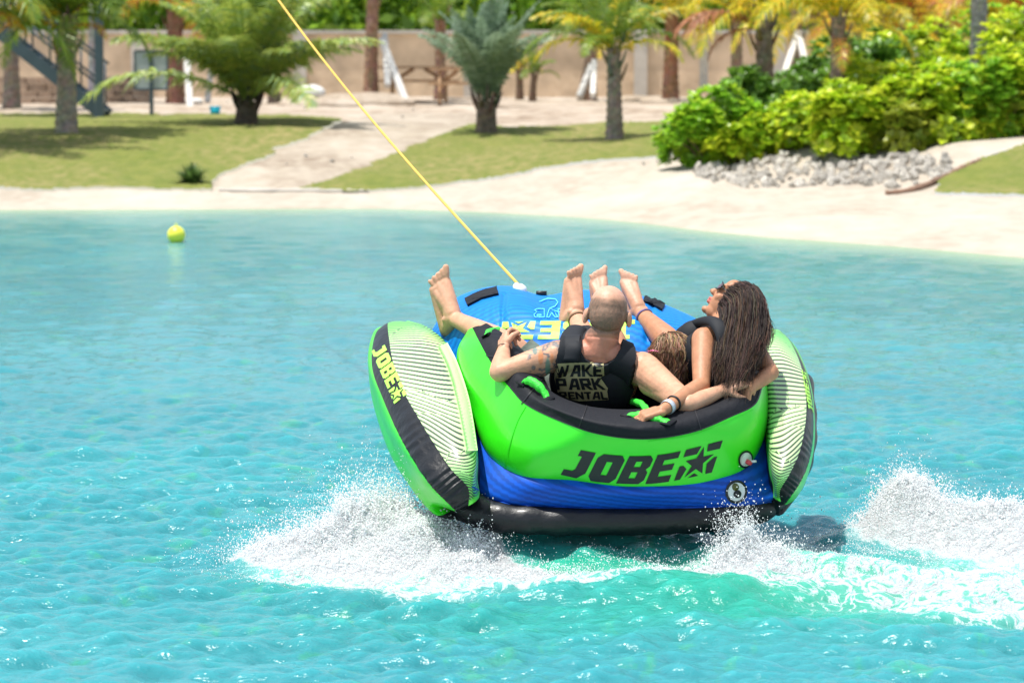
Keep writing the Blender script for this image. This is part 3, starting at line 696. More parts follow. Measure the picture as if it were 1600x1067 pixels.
def band(pts, wd):
    """a strip along a picture polyline; wd = width or list"""
    n = len(pts); P = crspline(np.array([(*p, 0) for p in pts], float), 14 * (n - 1) + 1)[:, :2]
    wd = np.interp(np.linspace(0, 1, len(P)), np.linspace(0, 1, len(wd)), wd) if hasattr(wd, '__len__') else np.full(len(P), wd)
    t = np.gradient(P, axis=0); t /= np.linalg.norm(t, axis=1, keepdims=True); nrm = np.stack([-t[:, 1], t[:, 0]], 1)
    a = P + nrm * wd[:, None] / 2; b = P - nrm * wd[:, None] / 2
    return [([tuple(p) for p in a] + [tuple(p) for p in b[::-1]], [])]
decal('grip_pad', band([(729, 474), (752, 463), (778, 456)], 11), B_DECK, M_NYLON, deck, off=.004, thick=.008)
decal('grip_pad', band([(1006, 468), (1022, 474), (1036, 482)], 10), B_DECK, M_NYLON, deck, off=.004, thick=.008)
decal('side_strap', band([(690, 541), (706, 575), (722, 630), (735, 706)], [14, 15, 17, 15]), B_LP, mat('highlit_green_webbing', (.62, .90, .42), .4, bump=.2, bscale=60), PONT['L'][0], off=.004, thick=.008)  # bright green strap; its whitish highlight is put into the pale colour
# weld seams
M_SEAM = mat('seam_tape_green', (.03, .62, .01), .5); M_SEAMB = mat('seam_tape_black', (.01, .01, .013), .5); M_SEAMN = mat('seam_tape_blue', (.002, .07, .42), .5)
decal('seam', band([(822, 634), (808, 660), (797, 695), (789, 732)], 1.6), B_BACK, M_SEAM, shell, off=.003)
decal('seam', band([(1012, 689), (1080, 679), (1143, 655), (1176, 640)], 1.3), B_BACK, M_SEAM, shell, off=.003)
decal('piping', band([(797, 604), (822, 631), (870, 655), (930, 676), (1005, 685), (1080, 675), (1143, 650), (1178, 632), (1190, 604)], 2.2), B_BACK, M_SEAMB, shell, off=.003)
decal('piping', band([(737, 760), (785, 785), (850, 791), (930, 794), (1040, 794), (1140, 791), (1205, 784)], 2.2), B_ALL, M_SEAMN, hull, off=.003)
for s in ([(815, 632), (840, 600), (850, 590)], [(905, 668), (915, 640), (918, 628)], [(1095, 672), (1085, 640), (1075, 620)], [(760, 556), (790, 560), (815, 562)]):
    decal('cover_seam', band(s, 1.6), B_BACK, M_SEAMB, capt, off=.004)
# valves
def disc(cx_, cy_, rx, ry, n=22, rot=0): return [(cx_ + rx * math.cos(t) * math.cos(rot) - ry * math.sin(t) * math.sin(rot), cy_ + rx * math.cos(t) * math.sin(rot) + ry * math.sin(t) * math.cos(rot)) for t in [2 * math.pi * k / n for k in range(n)]]
for (x, y, rx, ry, bv, par, plug) in ((1164, 717, 11, 14, B_BACK, shell, 1), (1150, 768, 17, 18, B_ALL, hull, 0)):
    vb = decal('valve_surround', [(disc(x, y, rx, ry, rot=.3), [disc(x, y, rx * .78, ry * .78, rot=.3)])], bv, M_INK, par, off=.004, mx=3)
    decal('valve_plate', [(disc(x, y, rx * .78, ry * .78, rot=.3), [])], bv, M_WHITEP, par, off=.0035, thick=.002)
    h, n = hit(bv, x + 1, y + 3, .005)
    if plug:
        mb = MB(); mb.tube([h, h + n * .012, h + n * .02 + Vector((.004, 0, -.006))], [.010, .012, .007], 12); mb.obj('valve_plug', M_RED, par)
        mb = MB(); mb.tube([h + n * .012 + Vector((.012, 0, .004)), h + n * .02 + Vector((.026, 0, .008))], [.006, .005], 8); mb.obj('valve_cap', M_WHITEP, par)
    else:
        mb = MB(); mb.tube([h + Vector((-.01, 0, .03)), h + n * .01 + Vector((-.01, 0, .03))], [.017, .015], 14); mb.obj('valve_cap', mat('yellow_dark_cap', (.10, .10, .02), .4), par)
        mb = MB(); mb.tube([h, h + n * .01], [.018, .016], 14); mb.obj('valve_cap', M_INK, par)
# grab handles: padded bar with webbing ends
def handle(p0, p1, lift, wd, bvh, m=M_WEB, sag=.5):
    a, na = hit(bvh, *p0, 0); b, nb_ = hit(bvh, *p1, 0)
    if a is None or b is None: print('HANDLE MISS', p0, p1); return
    n = (na + nb_).normalized(); side = (b - a).cross(n).normalized(); pts = []; N_ = 14
    v = []; f = []
    for i in range(N_ + 1):
        t = i / N_; up = math.sin(math.pi * t) ** .45 * lift; c = a.lerp(b, t) + n * up; w2 = wd / 2 * (1 - .12 * math.sin(t * 25)); th = .006 if (t < .15 or t > .85) else .013
        for q in ((-w2, -th), (-w2 * .8, th), (0, th * 1.4), (w2 * .8, th), (w2, -th)): v.append(c + side * q[0] + n * q[1])
    for i in range(N_):
        for k in range(5): f.append((i * 5 + k, i * 5 + (k + 1) % 5, (i + 1) * 5 + (k + 1) % 5, (i + 1) * 5 + k))
    f += [tuple(range(5)), tuple(N_ * 5 + k for k in range(4, -1, -1))]
    h_ = obj('grab_handle', np.array([tuple(x) for x in v]), f, m, TUBE)
    for p, q in ((a, na), (b, nb_)):
        mb = MB(); M3 = Matrix((side, (b - a).normalized(), n)).transposed(); mb.box(p + n * .003, (wd * 1.5, .05, .006), M3, bev=.002); mb.obj('handle_patch', M_NYLON, h_)
handle((818, 598), (855, 622), .035, .034, B_ALL); handle((760, 524), (790, 517), .018, .024, B_ALL); handle((978, 632), (1010, 640), .03, .03, B_ALL)
handle((982, 648), (1044, 660), .008, .044, B_ALL); handle((1132, 608), (1165, 594), .03, .03, B_ALL)
# tow point and rope
tw = Q(812, 456, .30)
mb = MB(); mb.tube([tw + LN * -.02, tw + LN * .02, tw + LN * .035], [.035, .033, .018], 16); mb.tube([tw + LF * -.04 + NX * .03, tw + LF * .03 - NX * .02 + LN * .02], [.012, .016], 10); mb.obj('tow_hook', M_WHITEP, TUBE)
fn = Q(846, 463, .27); mb = MB(); mb.box(fn + LN * .015, (.05, .04, .022), bev=.006); mb.obj('buckle', M_BLACK, TUBE)
r0 = tw + LN * .03; r1 = at(452, -3, 23); rpts = []
r2 = r0 + (r1 - r0) * 1.6
for i in range(90):
    t = i / 89; p = r0.lerp(r2, t); p.z -= .12 * math.sin(math.pi * t); rpts.append(p)
v, f = tube(rpts, .0068, 8); obj('tow_rope', np.array([tuple(p) for p in v]), f, M_ROPE, None, org=r0, label='taut yellow tow rope running from the tube up over the lagoon', cat='rope')

def ond(px, py, clear, Y=99):
    h, n = hit(B_DECK, px, py, 0); return at(px, py, min(Y, h.y - clear) if h is not None else Y)
def onb(px, py, clear, Y=99):            # a point just in front of / above the inflatable at this spot
    h, n = hit(B_ALL, px, py, 0); y = Y
    if h is not None: y = min(Y, h.y - clear)
    return at(px, py, y)
# ------------------------------------------------------------------ people
def capsule(p0, r0, p1, r1, n=20, flat=1.0, up=None):
    """closed round-ended tapered limb; flat<1 squashes it along `up`"""
    p0, p1 = Vector(p0), Vector(p1); ax = p1 - p0; L = ax.length
    if L < 1e-6: return ball(p0, r0, n)
    t = ax / L; a = Vector(up) if up is not None else (Vector((0, 0, 1)) if abs(t.z) < .9 else Vector((1, 0, 0)))
    u = (a - t * a.dot(t)).normalized(); s = t.cross(u); rings = []
    m = 6
    for i in range(1, m + 1):
        th = math.pi / 2 * i / m; rings.append((-math.cos(th) * r0, math.sin(th) * r0))
    for i in range(1, 5): rings.append((L * i / 5, r0 + (r1 - r0) * i / 5))
    for i in range(m): th = math.pi / 2 * i / m; rings.append((L + math.sin(th) * r1, math.cos(th) * r1))
    v = [p0 - t * r0]
    for d, r in rings:
        for k in range(n):
            a_ = 2 * math.pi * k / n; v.append(p0 + t * d + (u * math.cos(a_) * flat + s * math.sin(a_)) * r)
    v.append(p1 + t * r1); f = []; nr = len(rings)
    for k in range(n): f.append((0, 1 + (k + 1) % n, 1 + k))
    for i in range(nr - 1):
        for k in range(n): a_ = 1 + i * n; f.append((a_ + k, a_ + (k + 1) % n, a_ + n + (k + 1) % n, a_ + n + k))
    for k in range(n): a_ = 1 + (nr - 1) * n; f.append((len(v) - 1, a_ + k, a_ + (k + 1) % n))
    return v, f
class Body:
    def __init__(s): s.mb = MB()
    def cap(s, p0, r0, p1, r1, flat=1.0, up=None): v, f = capsule(p0, r0, p1, r1, 20, flat, up); s.mb.add(v, f); return s
    def chain(s, pts, flat=1.0, up=None):
        for (p, r), (q, r2) in zip(pts[:-1], pts[1:]): s.cap(p, r, q, r2, flat, up)
        return s
    def ell(s, c, r, M=None): v, f = ball(c, r, 24, M); s.mb.add(v, f); return s
    def mesh(s, vox=.005, smooth=6):
        v = np.array([tuple(a) for a in s.mb.v]); me = mesh_data('tmp', v, s.mb.f); o = bpy.data.objects.new('tmp', me); COL.objects.link(o)
        bm = bmesh.new(); bm.from_mesh(me); bmesh.ops.recalc_face_normals(bm, faces=bm.faces); bm.to_mesh(me); bm.free()
        r = o.modifiers.new('r', 'REMESH'); r.mode = 'VOXEL'; r.voxel_size = vox; r.adaptivity = 0
        q = o.modifiers.new('s', 'SMOOTH'); q.factor = .5; q.iterations = smooth
        dg = bpy.context.evaluated_depsgraph_get(); e = o.evaluated_get(dg).to_mesh()
        V = np.empty(len(e.vertices) * 3, np.float32); e.vertices.foreach_get('co', V); F = [tuple(p.vertices) for p in e.polygons]
        NN = np.empty(len(e.vertices) * 3, np.float32); e.vertices.foreach_get('normal', NN)
        o.evaluated_get(dg).to_mesh_clear(); bpy.data.objects.remove(o); bpy.data.meshes.remove(me)
        return V.reshape(-1, 3).astype(float), F, NN.reshape(-1, 3).astype(float)
def hand(B, wrist, fdir, pdir, s=1.0, curl=1.0, thumb=1, spread=1.0):
    """palm from the wrist along fdir, palm facing pdir; fingers curl towards pdir; thumb on side thumb*cross"""
    f, p = Vector(fdir).normalized(), Vector(pdir); p = (p - f * p.dot(f)).normalized(); sd_ = f.cross(p) * thumb
    W = Vector(wrist); pl = .085 * s
    for k, o in enumerate((.026, .009, -.009, -.026)):
        B.cap(W + sd_ * o * .6 * s, .017 * s, W + f * pl * (1 - .06 * abs(k - 1)) + sd_ * o * s, .0125 * s)
        a = W + f * pl * (1 - .06 * abs(k - 1)) + sd_ * o * s; L = (.040, .046, .043, .034)[k] * s; an = .45 * curl + .1 * k * curl
        for j, r_ in enumerate((.0105, .0095, .0085)):
            d = f * math.cos(an) + p * math.sin(an); b = a + d * L * (1, .75, .6)[j] + sd_ * o * .08 * spread; B.cap(a, r_ * s, b, (r_ - .0008) * s); a = b; an += .95 * curl
    a = W + f * .022 * s + sd_ * .024 * s; b = a + (f * .55 + sd_ * .65 + p * .35).normalized() * .042 * s; c = b + (f * .75 + sd_ * .1 + p * .65).normalized() * .034 * s
    B.cap(a, .016 * s, b, .0125 * s); B.cap(b, .0115 * s, c, .0095 * s)
def foot(B, ankle, toe, heel, out, s=1.0):
    """toe: unit-ish direction of the foot; heel: direction from ankle down to the heel; out: towards the little toe"""
    A = Vector(ankle); t = Vector(toe).normalized(); hdir = Vector(heel).normalized(); o = Vector(out); o = (o - t * o.dot(t)).normalized()
    H = A + hdir * .055 * s - t * .02 * s
    B.cap(A, .038 * s, H, .033 * s); B.ell(A + o * .032 * s, .015 * s); B.ell(A - o * .032 * s, .016 * s)
    ball_in = A + t * .165 * s + hdir * .045 * s - o * .026 * s; ball_out = A + t * .145 * s + hdir * .05 * s + o * .030 * s
    B.cap(A + t * .02 * s, .036 * s, ball_in, .020 * s); B.cap(H + o * .005 * s, .030 * s, ball_out, .017 * s); B.cap(H, .028 * s, ball_in, .019 * s); B.cap(A + t * .03 * s, .032 * s, ball_out, .015 * s)
    B.cap(ball_in, .020 * s, ball_out, .017 * s); bm_ = ball_in.lerp(ball_out, .5); B.cap(A + t * .02 * s, .036 * s, bm_, .021 * s); B.cap(H, .030 * s, bm_, .020 * s)
    for k in range(5):
        q = ball_in.lerp(ball_out, k / 4.0); L = (.055, .050, .045, .040, .034)[k] * s; r_ = (.0135, .0100, .0095, .0090, .0085)[k] * s
        e = q + t * L + o * (.004 * (k - 1.5)) * s - hdir * .006 * s; m_ = q.lerp(e, .55) - hdir * .006 * s
        B.cap(q, r_ * .95, m_, r_ * .85); B.cap(m_, r_ * .85, e, r_)
def clip_region(V, F, field):
    """keep the part of the mesh where field > 0, cut cleanly through the faces"""
    f = field; nV = list(map(tuple, V)); cache = {}; out = []
    src = [(i, i, 0.0) for i in range(len(V))]
    def cut(a, b):
        k = (min(a, b), max(a, b))
        if k not in cache:
            t = f[k[0]] / (f[k[0]] - f[k[1]]); cache[k] = len(nV); nV.append(tuple(V[k[0]] * (1 - t) + V[k[1]] * t)); src.append((k[0], k[1], t))
        return cache[k]
    for q in F:
        s = [f[i] > 0 for i in q]
        if not any(s): continue
        if all(s): out.append(tuple(q)); continue
        p = []
        for i in range(len(q)):
            a, b = q[i], q[(i + 1) % len(q)]
            if s[i]: p.append(a)
            if s[i] != s[(i + 1) % len(q)]: p.append(cut(a, b))
        if len(p) >= 3: out.append(tuple(p))
    used = sorted({i for q in out for i in q}); m_ = {i: k for k, i in enumerate(used)}
    return np.array([nV[i] for i in used]), [tuple(m_[i] for i in q) for q in out], [src[i] for i in used]
def garment(name, V, F, N, field, off, thick, m, parent, smooth=0, offfield=None):
    V2, F2, src = clip_region(V, F, field)
    N2 = np.array([N[a] * (1 - t) + N[b] * t for a, b, t in src]); N2 /= np.linalg.norm(N2, axis=1, keepdims=True) + 1e-9
    if smooth:   # relax the offset surface so that it spans hollows
        nb = [[] for _ in V2]
        for q in F2:
            for i in range(len(q)): nb[q[i]].append(q[i - 1]); nb[q[i - 1]].append(q[i])
        ia = np.array([i for i, l in enumerate(nb) for _ in l]); ib = np.array([j for l in nb for j in l]); cnt = np.bincount(ia, minlength=len(V2))[:, None]
        for _ in range(smooth):
            M_ = np.zeros_like(N2); np.add.at(M_, ia, N2[ib]); N2 = N2 * .5 + .5 * M_ / cnt; N2 /= np.linalg.norm(N2, axis=1, keepdims=True) + 1e-9
        P = V2 + N2 * off
        for _ in range(smooth):
            M_ = np.zeros_like(P); np.add.at(M_, ia, P[ib]); P = P * .5 + .5 * M_ / cnt
    else: P = V2 + N2 * off
    n = len(P); inner = P - N2 * thick; ed = set()
    for q in F2:
        for i in range(len(q)): ed.add((q[i - 1], q[i]))
    side = [(b, a, a + n, b + n) for a, b in ed if (b, a) not in ed]
    return obj(name, np.vstack([P, inner]), list(F2) + [tuple(i + n for i in reversed(q)) for q in F2] + side, m, parent)
def lerpc(a, b, t): t = np.asarray(t)[..., None]; return np.array(a) * (1 - t) + np.array(b) * t
def frame(c, up, fwd):
    u = Vector(up).normalized(); f = Vector(fwd); f = (f - u * f.dot(u)).normalized(); return Matrix((u.cross(f) * -1, f, u)).transposed()   # x right, y forward, z up
def pxfield(V, P):
    """signed distance in picture units to polygon P measured on the garment's own pattern"""
    x, y = proj(V); d = np.full(len(V), 1e9)
    for i in range(len(P)):
        a, b = np.array(P[i - 1], float), np.array(P[i], float); ab = b - a; t = np.clip(((x - a[0]) * ab[0] + (y - a[1]) * ab[1]) / (ab @ ab), 0, 1)
        d = np.minimum(d, np.hypot(x - a[0] - t * ab[0], y - a[1] - t * ab[1]))
    return np.where(inpoly(x, y, P), d, -d)

# ---------------- the man
MAN = empty('person', at(925, 660, 15.95), 'bald man in black rental vest, tattooed left arm, seen from behind on the tube', 'person')
B = Body()
neck = at(937, 545, 15.62); hc = at(950, 486, 15.63)
Mh = frame(hc, Vector((.10, .16, 1)), Vector((.05, 1, -.1)))
B.ell(hc + Vector((0, .0, .010)), (.085, .102, .102), Mh); B.ell(hc + Mh @ Vector((0, .02, -.045)), (.070, .085, .088), Mh); B.ell(hc + Mh @ Vector((0, -.024, -.025)), (.079, .084, .092), Mh)
B.ell(hc + Mh @ Vector((0, .06, -.09)), (.05, .05, .05), Mh); B.cap(hc + Mh @ Vector((0, .10, -.02)), .016, hc + Mh @ Vector((0, .118, -.045)), .016); B.ell(hc + Mh @ Vector((0, .085, -.085)), (.028, .022, .014), Mh)
for s in (-1, 1):   # ears
    e = hc + Mh @ Vector((s * .095, -.002, -.030)); Me = Mh @ Matrix.Rotation(R(-s * 28), 3, 'Z') @ Matrix.Rotation(R(12), 3, 'X')
    B.ell(e, (.011, .023, .036), Me); B.ell(e + Me @ Vector((s * .006, -.014, .008)), (.008, .012, .024), Me)
B.cap(neck + Vector((0, .01, -.01)), .080, hc + Mh @ Vector((0, -.018, -.075)), .062)
B.cap(neck + Vector((0, .02, -.03)), .085, neck + Vector((0, .0, .04)), .068)
LS, RS = at(872, 556, 15.63), at(1003, 577, 15.63)
chest = at(932, 592, 15.74); belly = at(925, 640, 15.86); hip = at(915, 662, 16.02)
B.cap(LS, .062, neck + Vector((-.03, 0, -.02)), .062); B.cap(RS, .066, neck + Vector((.03, 0, -.02)), .062)
Mt = frame(chest, neck - belly, Vector((0, 1, .3)))
B.ell(chest, (.185, .115, .19), Mt); B.ell(chest + Mt @ Vector((-.075, -.02, .02)), (.11, .10, .15), Mt); B.ell(chest + Mt @ Vector((.075, -.02, .02)), (.11, .10, .15), Mt)
B.cap(chest, .15, belly, .145, .8, Vector((0, 1, 0))); B.cap(belly, .14, hip, .15, .85, Vector((0, 1, 0)))
B.ell(LS, .070); B.ell(RS, .078)
LE, LW = onb(781, 582, .06, 15.66), onb(787, 546, .05, 15.93)
B.chain([(LS + Vector((-.02, 0, -.005)), .068), (LS.lerp(LE, .45) + Vector((0, 0, .002)), .058), (LE, .043)]); B.cap(LS.lerp(LE, .3) + Vector((0, 0, -.02)), .052, LE, .040)
B.chain([(LE + Vector((-.004, 0, .002)), .043), (LE.lerp(LW, .35), .044), (LW, .028)], .9)
hand(B, LW, Vector((.00, .75, .55)), Vector((.9, .1, -.55)), 1.05, 1.15, -1)
RE, RW = onb(1076, 632, .05, 15.30), onb(1128, 610, .05, 15.34)
B.chain([(RS + Vector((.015, -.01, -.005)), .074), (RS.lerp(RE, .45), .064), (RE, .045)]); B.cap(RS.lerp(RE, .2) + Vector((0, 0, -.03)), .058, RE + Vector((-.02, 0, -.0)), .042)
B.chain([(RE, .044), (RE.lerp(RW, .4) + Vector((0, 0, .0)), .042), (RW, .029)], .9)
hand(B, RW, Vector((.9, .1, .40)), Vector((.1, .6, -.8)), 1.05, .9, -1)
LK, LA = ond(800, 542, .10, 16.3), ond(708, 497, .06, 16.74); RK, RA = ond(925, 560, .12, 16.25), ond(899, 490, .07, 16.76)
B.chain([(hip + Vector((-.09, 0, 0)), .095), (hip.lerp(LK, .5), .082), (LK, .060)]); B.chain([(LK, .058), (LK.lerp(LA, .3), .058), (LK.lerp(LA, .55), .050), (LA, .034)])
B.chain([(hip + Vector((.08, 0, 0)), .095), (hip.lerp(RK, .5), .082), (RK, .060)]); B.chain([(RK, .058), (RK.lerp(RA, .35), .058), (RA, .034)])
foot(B, LA + Vector((0, 0, .0)), Vector((-.20, .10, 1)), Vector((-.35, .55, -.40)), Vector((-1, -.15, -.2)), 1.15)
foot(B, RA, Vector((.14, .25, 1)), Vector((-.45, .5, -.2)), Vector((-.75, -.9, 0)), 1.08)
V, F, N = B.mesh(.0044, 3)
_l = (V - np.array(hc)) @ np.array(Mh); _b = sstep(.02, -.02, _l[:, 1]) * (np.abs(_l[:, 0]) < .08) * (np.linalg.norm(_l, axis=1) < .2)
V = V - N * (_b * (.0045 * np.exp(-((_l[:, 2] + .098 - .25 * _l[:, 0] ** 2 / .05) / .005) ** 2) + .0035 * np.exp(-((_l[:, 2] + .122) / .005) ** 2)))[:, None]
x_, y_ = proj(V)
base_c = np.array([.60, .32, .20]); red = np.array([.56, .20, .13])
c = np.tile(base_c, (len(V), 1)) * (1 + .06 * fbm(V[:, 0] * 14, V[:, 1] * 14, V[:, 2] * 14, 3, 50))[:, None]
dn = np.linalg.norm(V - np.array(neck), axis=1); c = c * (1 - .75 * sstep(.20, .06, dn)[:, None]) + red * .75 * sstep(.20, .06, dn)[:, None]
hl_ = (V - np.array(hc)) @ np.array(Mh)          # head coordinates
rr_ = np.linalg.norm(hl_, axis=1)
onh = sstep(.155, .135, rr_) * sstep(-.125, -.095, hl_[:, 2]) * (np.abs(hl_[:, 0]) < .0885)
stub = onh * sstep(.078, .040, hl_[:, 2] - .15 * hl_[:, 1] + .012 * fbm(V[:, 0] * 30, V[:, 1] * 30, V[:, 2] * 30, 2, 8)) * sstep(.07, .02, hl_[:, 1])
stub = stub * (1 + .22 * snoise(V[:, 0] * 230, V[:, 1] * 230, V[:, 2] * 230, 3)) * (.96 + .1 * snoise(V[:, 0] * 60, V[:, 1] * 60, V[:, 2] * 60, 4)); c = c * (1 - .82 * stub[:, None]) + np.array([.13, .088, .062]) * .82 * stub[:, None]
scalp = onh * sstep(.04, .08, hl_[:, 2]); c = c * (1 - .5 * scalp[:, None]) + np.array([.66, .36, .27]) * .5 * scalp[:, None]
# tattoo on the left upper arm: scroll work, an orange and a green figure
ta = (V - np.array(LS)) @ np.array((LE - LS).normalized()); tl = (LE - LS).length
onarm = (np.linalg.norm(V - np.array(LS) - ta[:, None] * np.array((LE - LS).normalized()), axis=1) < .11) & (ta > -.05) & (ta < tl * .62) & (x_ < 880)
sw = np.abs(fbm(V[:, 0] * 20, V[:, 1] * 20, V[:, 2] * 20, 3, 77)); lines = sstep(.10, .03, sw) * .75 + .35 * sstep(.1, .4, fbm(V[:, 0] * 13, V[:, 1] * 13, V[:, 2] * 13, 2, 78))
lines = np.clip(lines * 1.25, 0, .88) * onarm * sstep(tl * .64, tl * .5, ta)
c = c * (1 - lines[:, None]) + np.array([.10, .12, .13]) * lines[:, None]
for (tx, ty, rx, ry, cc_) in ((845, 558, 4, 12, (.62, .22, .08)), (856, 575, 4, 16, (.09, .24, .18)), (836, 548, 4, 6, (.10, .22, .20)), (862, 560, 3, 8, (.62, .24, .1)), (868, 598, 5, 7, (.16, .28, .22))):
    k = (sstep(1.3, .7, ((x_ - tx) / rx)**2 + ((y_ - ty) / ry)**2) * (V[:, 1] < 15.8) * .8)[:, None]; c = c * (1 - k) + np.array(cc_) * k
body = obj('body', V, F, M_SKIN, MAN, cols=c)
# vest
tz = (V - np.array(neck)); 
tf = tz @ np.array(Mt)                         # torso frame: x right, y forward, z towards the neck
TOR = [(890, 508), (905, 506), (915, 516), (908, 530), (907, 545), (914, 558), (928, 566), (945, 567), (960, 559), (968, 546), (970, 532), (982, 538), (991, 552), (994, 575), (988, 600), (978, 622), (968, 645), (960, 700), (865, 700), (862, 640), (864, 600), (867, 580), (869, 560), (874, 535), (880, 518)]
fld = pxfield(V, TOR) * .003
fld = np.where(V[:, 1] > 15.77, -.02, fld)
bk = garment('vest_back', V, F, N, np.minimum(fld, (15.765 - V[:, 1])), .026, .024, M_FOAMR, MAN, smooth=6)
# front of the vest: everything of the chest that faces away
frs = np.minimum.reduce([(.175 - np.abs(tf[:, 0])), V[:, 1] - 15.74, -.03 - tf[:, 2] + .0, tf[:, 2] + .42])
frs = np.minimum.reduce([np.where((y_ > 700) | (V[:, 2] < .35), -.02, frs), 16.02 - V[:, 1]])
garment('vest_front', V, F, N, frs, .024, .02, M_FOAMR, MAN, smooth=4)
# raised left shoulder pad that stands up beside the neck
ls_a = [at(891, 505, 15.72), at(880, 520, 15.70), at(873, 545, 15.60), at(871, 575, 15.56)]
rs_ = at(905, 512, 15.74)
vv = []; ff = []
La = crspline(np.array([tuple(at(*q)) for q in ((886, 512, 15.78), (878, 522, 15.72), (872, 540, 15.60), (868, 566, 15.56))]), 16); Lb = crspline(np.array([tuple(at(*q)) for q in ((917, 514, 15.74), (911, 523, 15.68), (909, 540, 15.545), (905, 566, 15.53))]), 16)
def slab(A_, B_, th, name, m, parent, n=8):
    A_, B_ = np.array(A_), np.array(B_); k = len(A_); v = []; 
    for i in range(k):
        t = A_[min(i + 1, k - 1)] - A_[max(i - 1, 0)]; s = B_[i] - A_[i]; nn = np.cross(t, s); nn /= np.linalg.norm(nn)
        if nn @ (np.array(EYE) - A_[i]) < 0: nn = -nn
        for j in range(n): w_ = j / (n - 1); v.append(A_[i] + s * w_ + nn * th * (.15 + math.sin(math.pi * w_) ** .5 * .85))
        for j in range(n): w_ = 1 - j / (n - 1); v.append(A_[i] + s * w_ - nn * th * (.15 + math.sin(math.pi * w_) ** .5 * .85))
    f = [(i * 2 * n + j, i * 2 * n + (j + 1) % (2 * n), (i + 1) * 2 * n + (j + 1) % (2 * n), (i + 1) * 2 * n + j) for i in range(k - 1) for j in range(2 * n)]
    f += [tuple(range(2 * n - 1, -1, -1)), tuple((k - 1) * 2 * n + j for j in range(2 * n))]
    return obj(name, np.array(v), f, m, parent)
slab(La, Lb, .018, 'shoulder_strap', M_FOAMR, MAN)
BV = bvh_of(bk)
# print on the back: gold block outlines behind black letters
def rows_text(txt, quad, glyphs, grow=0):
    a, b, c_, d = quad; out = []; W = sum(glyphs[ch][0] for ch in txt) ; x = 0
    for ch in txt:
        adv, P = glyphs[ch]
        for o_, hs in P:
            def mp_(p):
                u = (x + p[0]) / W; v_ = p[1]; return (((a[0] * (1 - u) + b[0] * u) * (1 - v_) + (d[0] * (1 - u) + c_[0] * u) * v_), ((a[1] * (1 - u) + b[1] * u) * (1 - v_) + (d[1] * (1 - u) + c_[1] * u) * v_))
            out.append(([mp_(p) for p in o_], [[mp_(p) for p in h] for h in hs]))
        x += adv
    return out
TH = {
 'W': (1.25, [([(0, 1), (.22, 1), (.30, .38), (.52, .9), (.68, .9), (.76, .38), (1.0, 1), (1.22, 1), (.90, 0), (.68, 0), (.60, .42), (.42, 0), (.18, 0)], [])]),
 'A': (1.02, [([(0, 0), (.42, 1), (.90, 1), (.90, 0), (.64, 0), (.64, .24), (.34, .24), (.25, 0)], [[(.42, .44), (.58, .76), (.64, .76), (.64, .44)]])]),
 'K': (1.0, [([(0, 0), (0, 1), (.26, 1), (.26, .62), (.66, 1), (.98, 1), (.52, .54), (1.0, 0), (.66, 0), (.26, .42), (.26, 0)], [])]),
 'E': (.82, [([(0, 0), (0, 1), (.76, 1), (.76, .78), (.26, .78), (.26, .60), (.66, .60), (.66, .40), (.26, .40), (.26, .22), (.76, .22), (.76, 0)], [])]),
 'P': (.95, [([(0, 0), (0, 1), (.86, 1), (.86, .34), (.26, .34), (.26, 0)], [[(.26, .56), (.26, .78), (.60, .78), (.60, .56)]])]),
 'R': (.98, [([(0, 0), (0, 1), (.86, 1), (.86, .40), (.62, .36), (.96, 0), (.62, 0), (.26, .36), (.26, 0)], [[(.26, .58), (.26, .79), (.60, .79), (.60, .58)]])]),
 'N': (.98, [([(0, 0), (0, 1), (.24, 1), (.64, .42), (.64, 1), (.88, 1), (.88, 0), (.66, 0), (.24, .60), (.24, 0)], [])]),
 'T': (.86, [([(0, .78), (0, 1), (.82, 1), (.82, .78), (.54, .78), (.54, 0), (.28, 0), (.28, .78)], [])]),
 'L': (.80, [([(0, 0), (0, 1), (.26, 1), (.26, .24), (.76, .24), (.76, 0)], [])]),
}
gold = [([(866, 568), (905, 566), (943, 566), (944, 586), (938, 590), (950, 606), (949, 611), (951, 624), (905, 626), (885, 622), (872, 612), (867, 590)], [])]
decal('print_block', gold, BV, M_GOLD, bk, off=.003, mx=5)
for tx_, qd in (('WAKE', [(869, 588), (942, 588), (942, 568), (867, 570)]), ('PARK', [(871, 608), (948, 608), (940, 590), (869, 591)]), ('RENTAL', [(876, 622), (951, 623), (948, 611), (874, 611)])):
    decal('print_lettering', rows_text(tx_, qd, TH), BV, M_INK, bk, off=.0055, mx=5)
mb = MB(); 
h1, n1_ = hit(BV, 936, 566, .006)
if h1: mb.box(h1 + Vector((0, 0, 0)), (.05, .006, .012), bev=.003); mb.obj('vest_loop', M_FOAMR, bk)
# sunglass cord, bracelet
def ringon(c0, axis, r, tr, name, m, parent, flat=1.0, n=28, k=6, up=None, wdt=1):
    ax = Vector(axis).normalized(); a = Vector(up) if up else (Vector((0, 0, 1)) if abs(ax.z) < .9 else Vector((1, 0, 0))); u = (a - ax * a.dot(ax)).normalized(); s = ax.cross(u); v = []; f = []
    for i in range(n):
        t = 2 * math.pi * i / n; d = u * math.cos(t) * flat + s * math.sin(t); c_ = Vector(c0) + d * r
        for j in range(k): q = 2 * math.pi * j / k; v.append(c_ + d * math.cos(q) * tr + ax * math.sin(q) * tr * wdt)
    for i in range(n):
        for j in range(k): f.append((i * k + j, i * k + (j + 1) % k, ((i + 1) % n) * k + (j + 1) % k, ((i + 1) % n) * k + j))
    return obj(name, np.array([tuple(x) for x in v]), f, m, parent)
ringon(LW, LE - LW, .031, .0022, 'bracelet', mat('brown_cord', (.10, .05, .03), .6), MAN)
mb = MB()
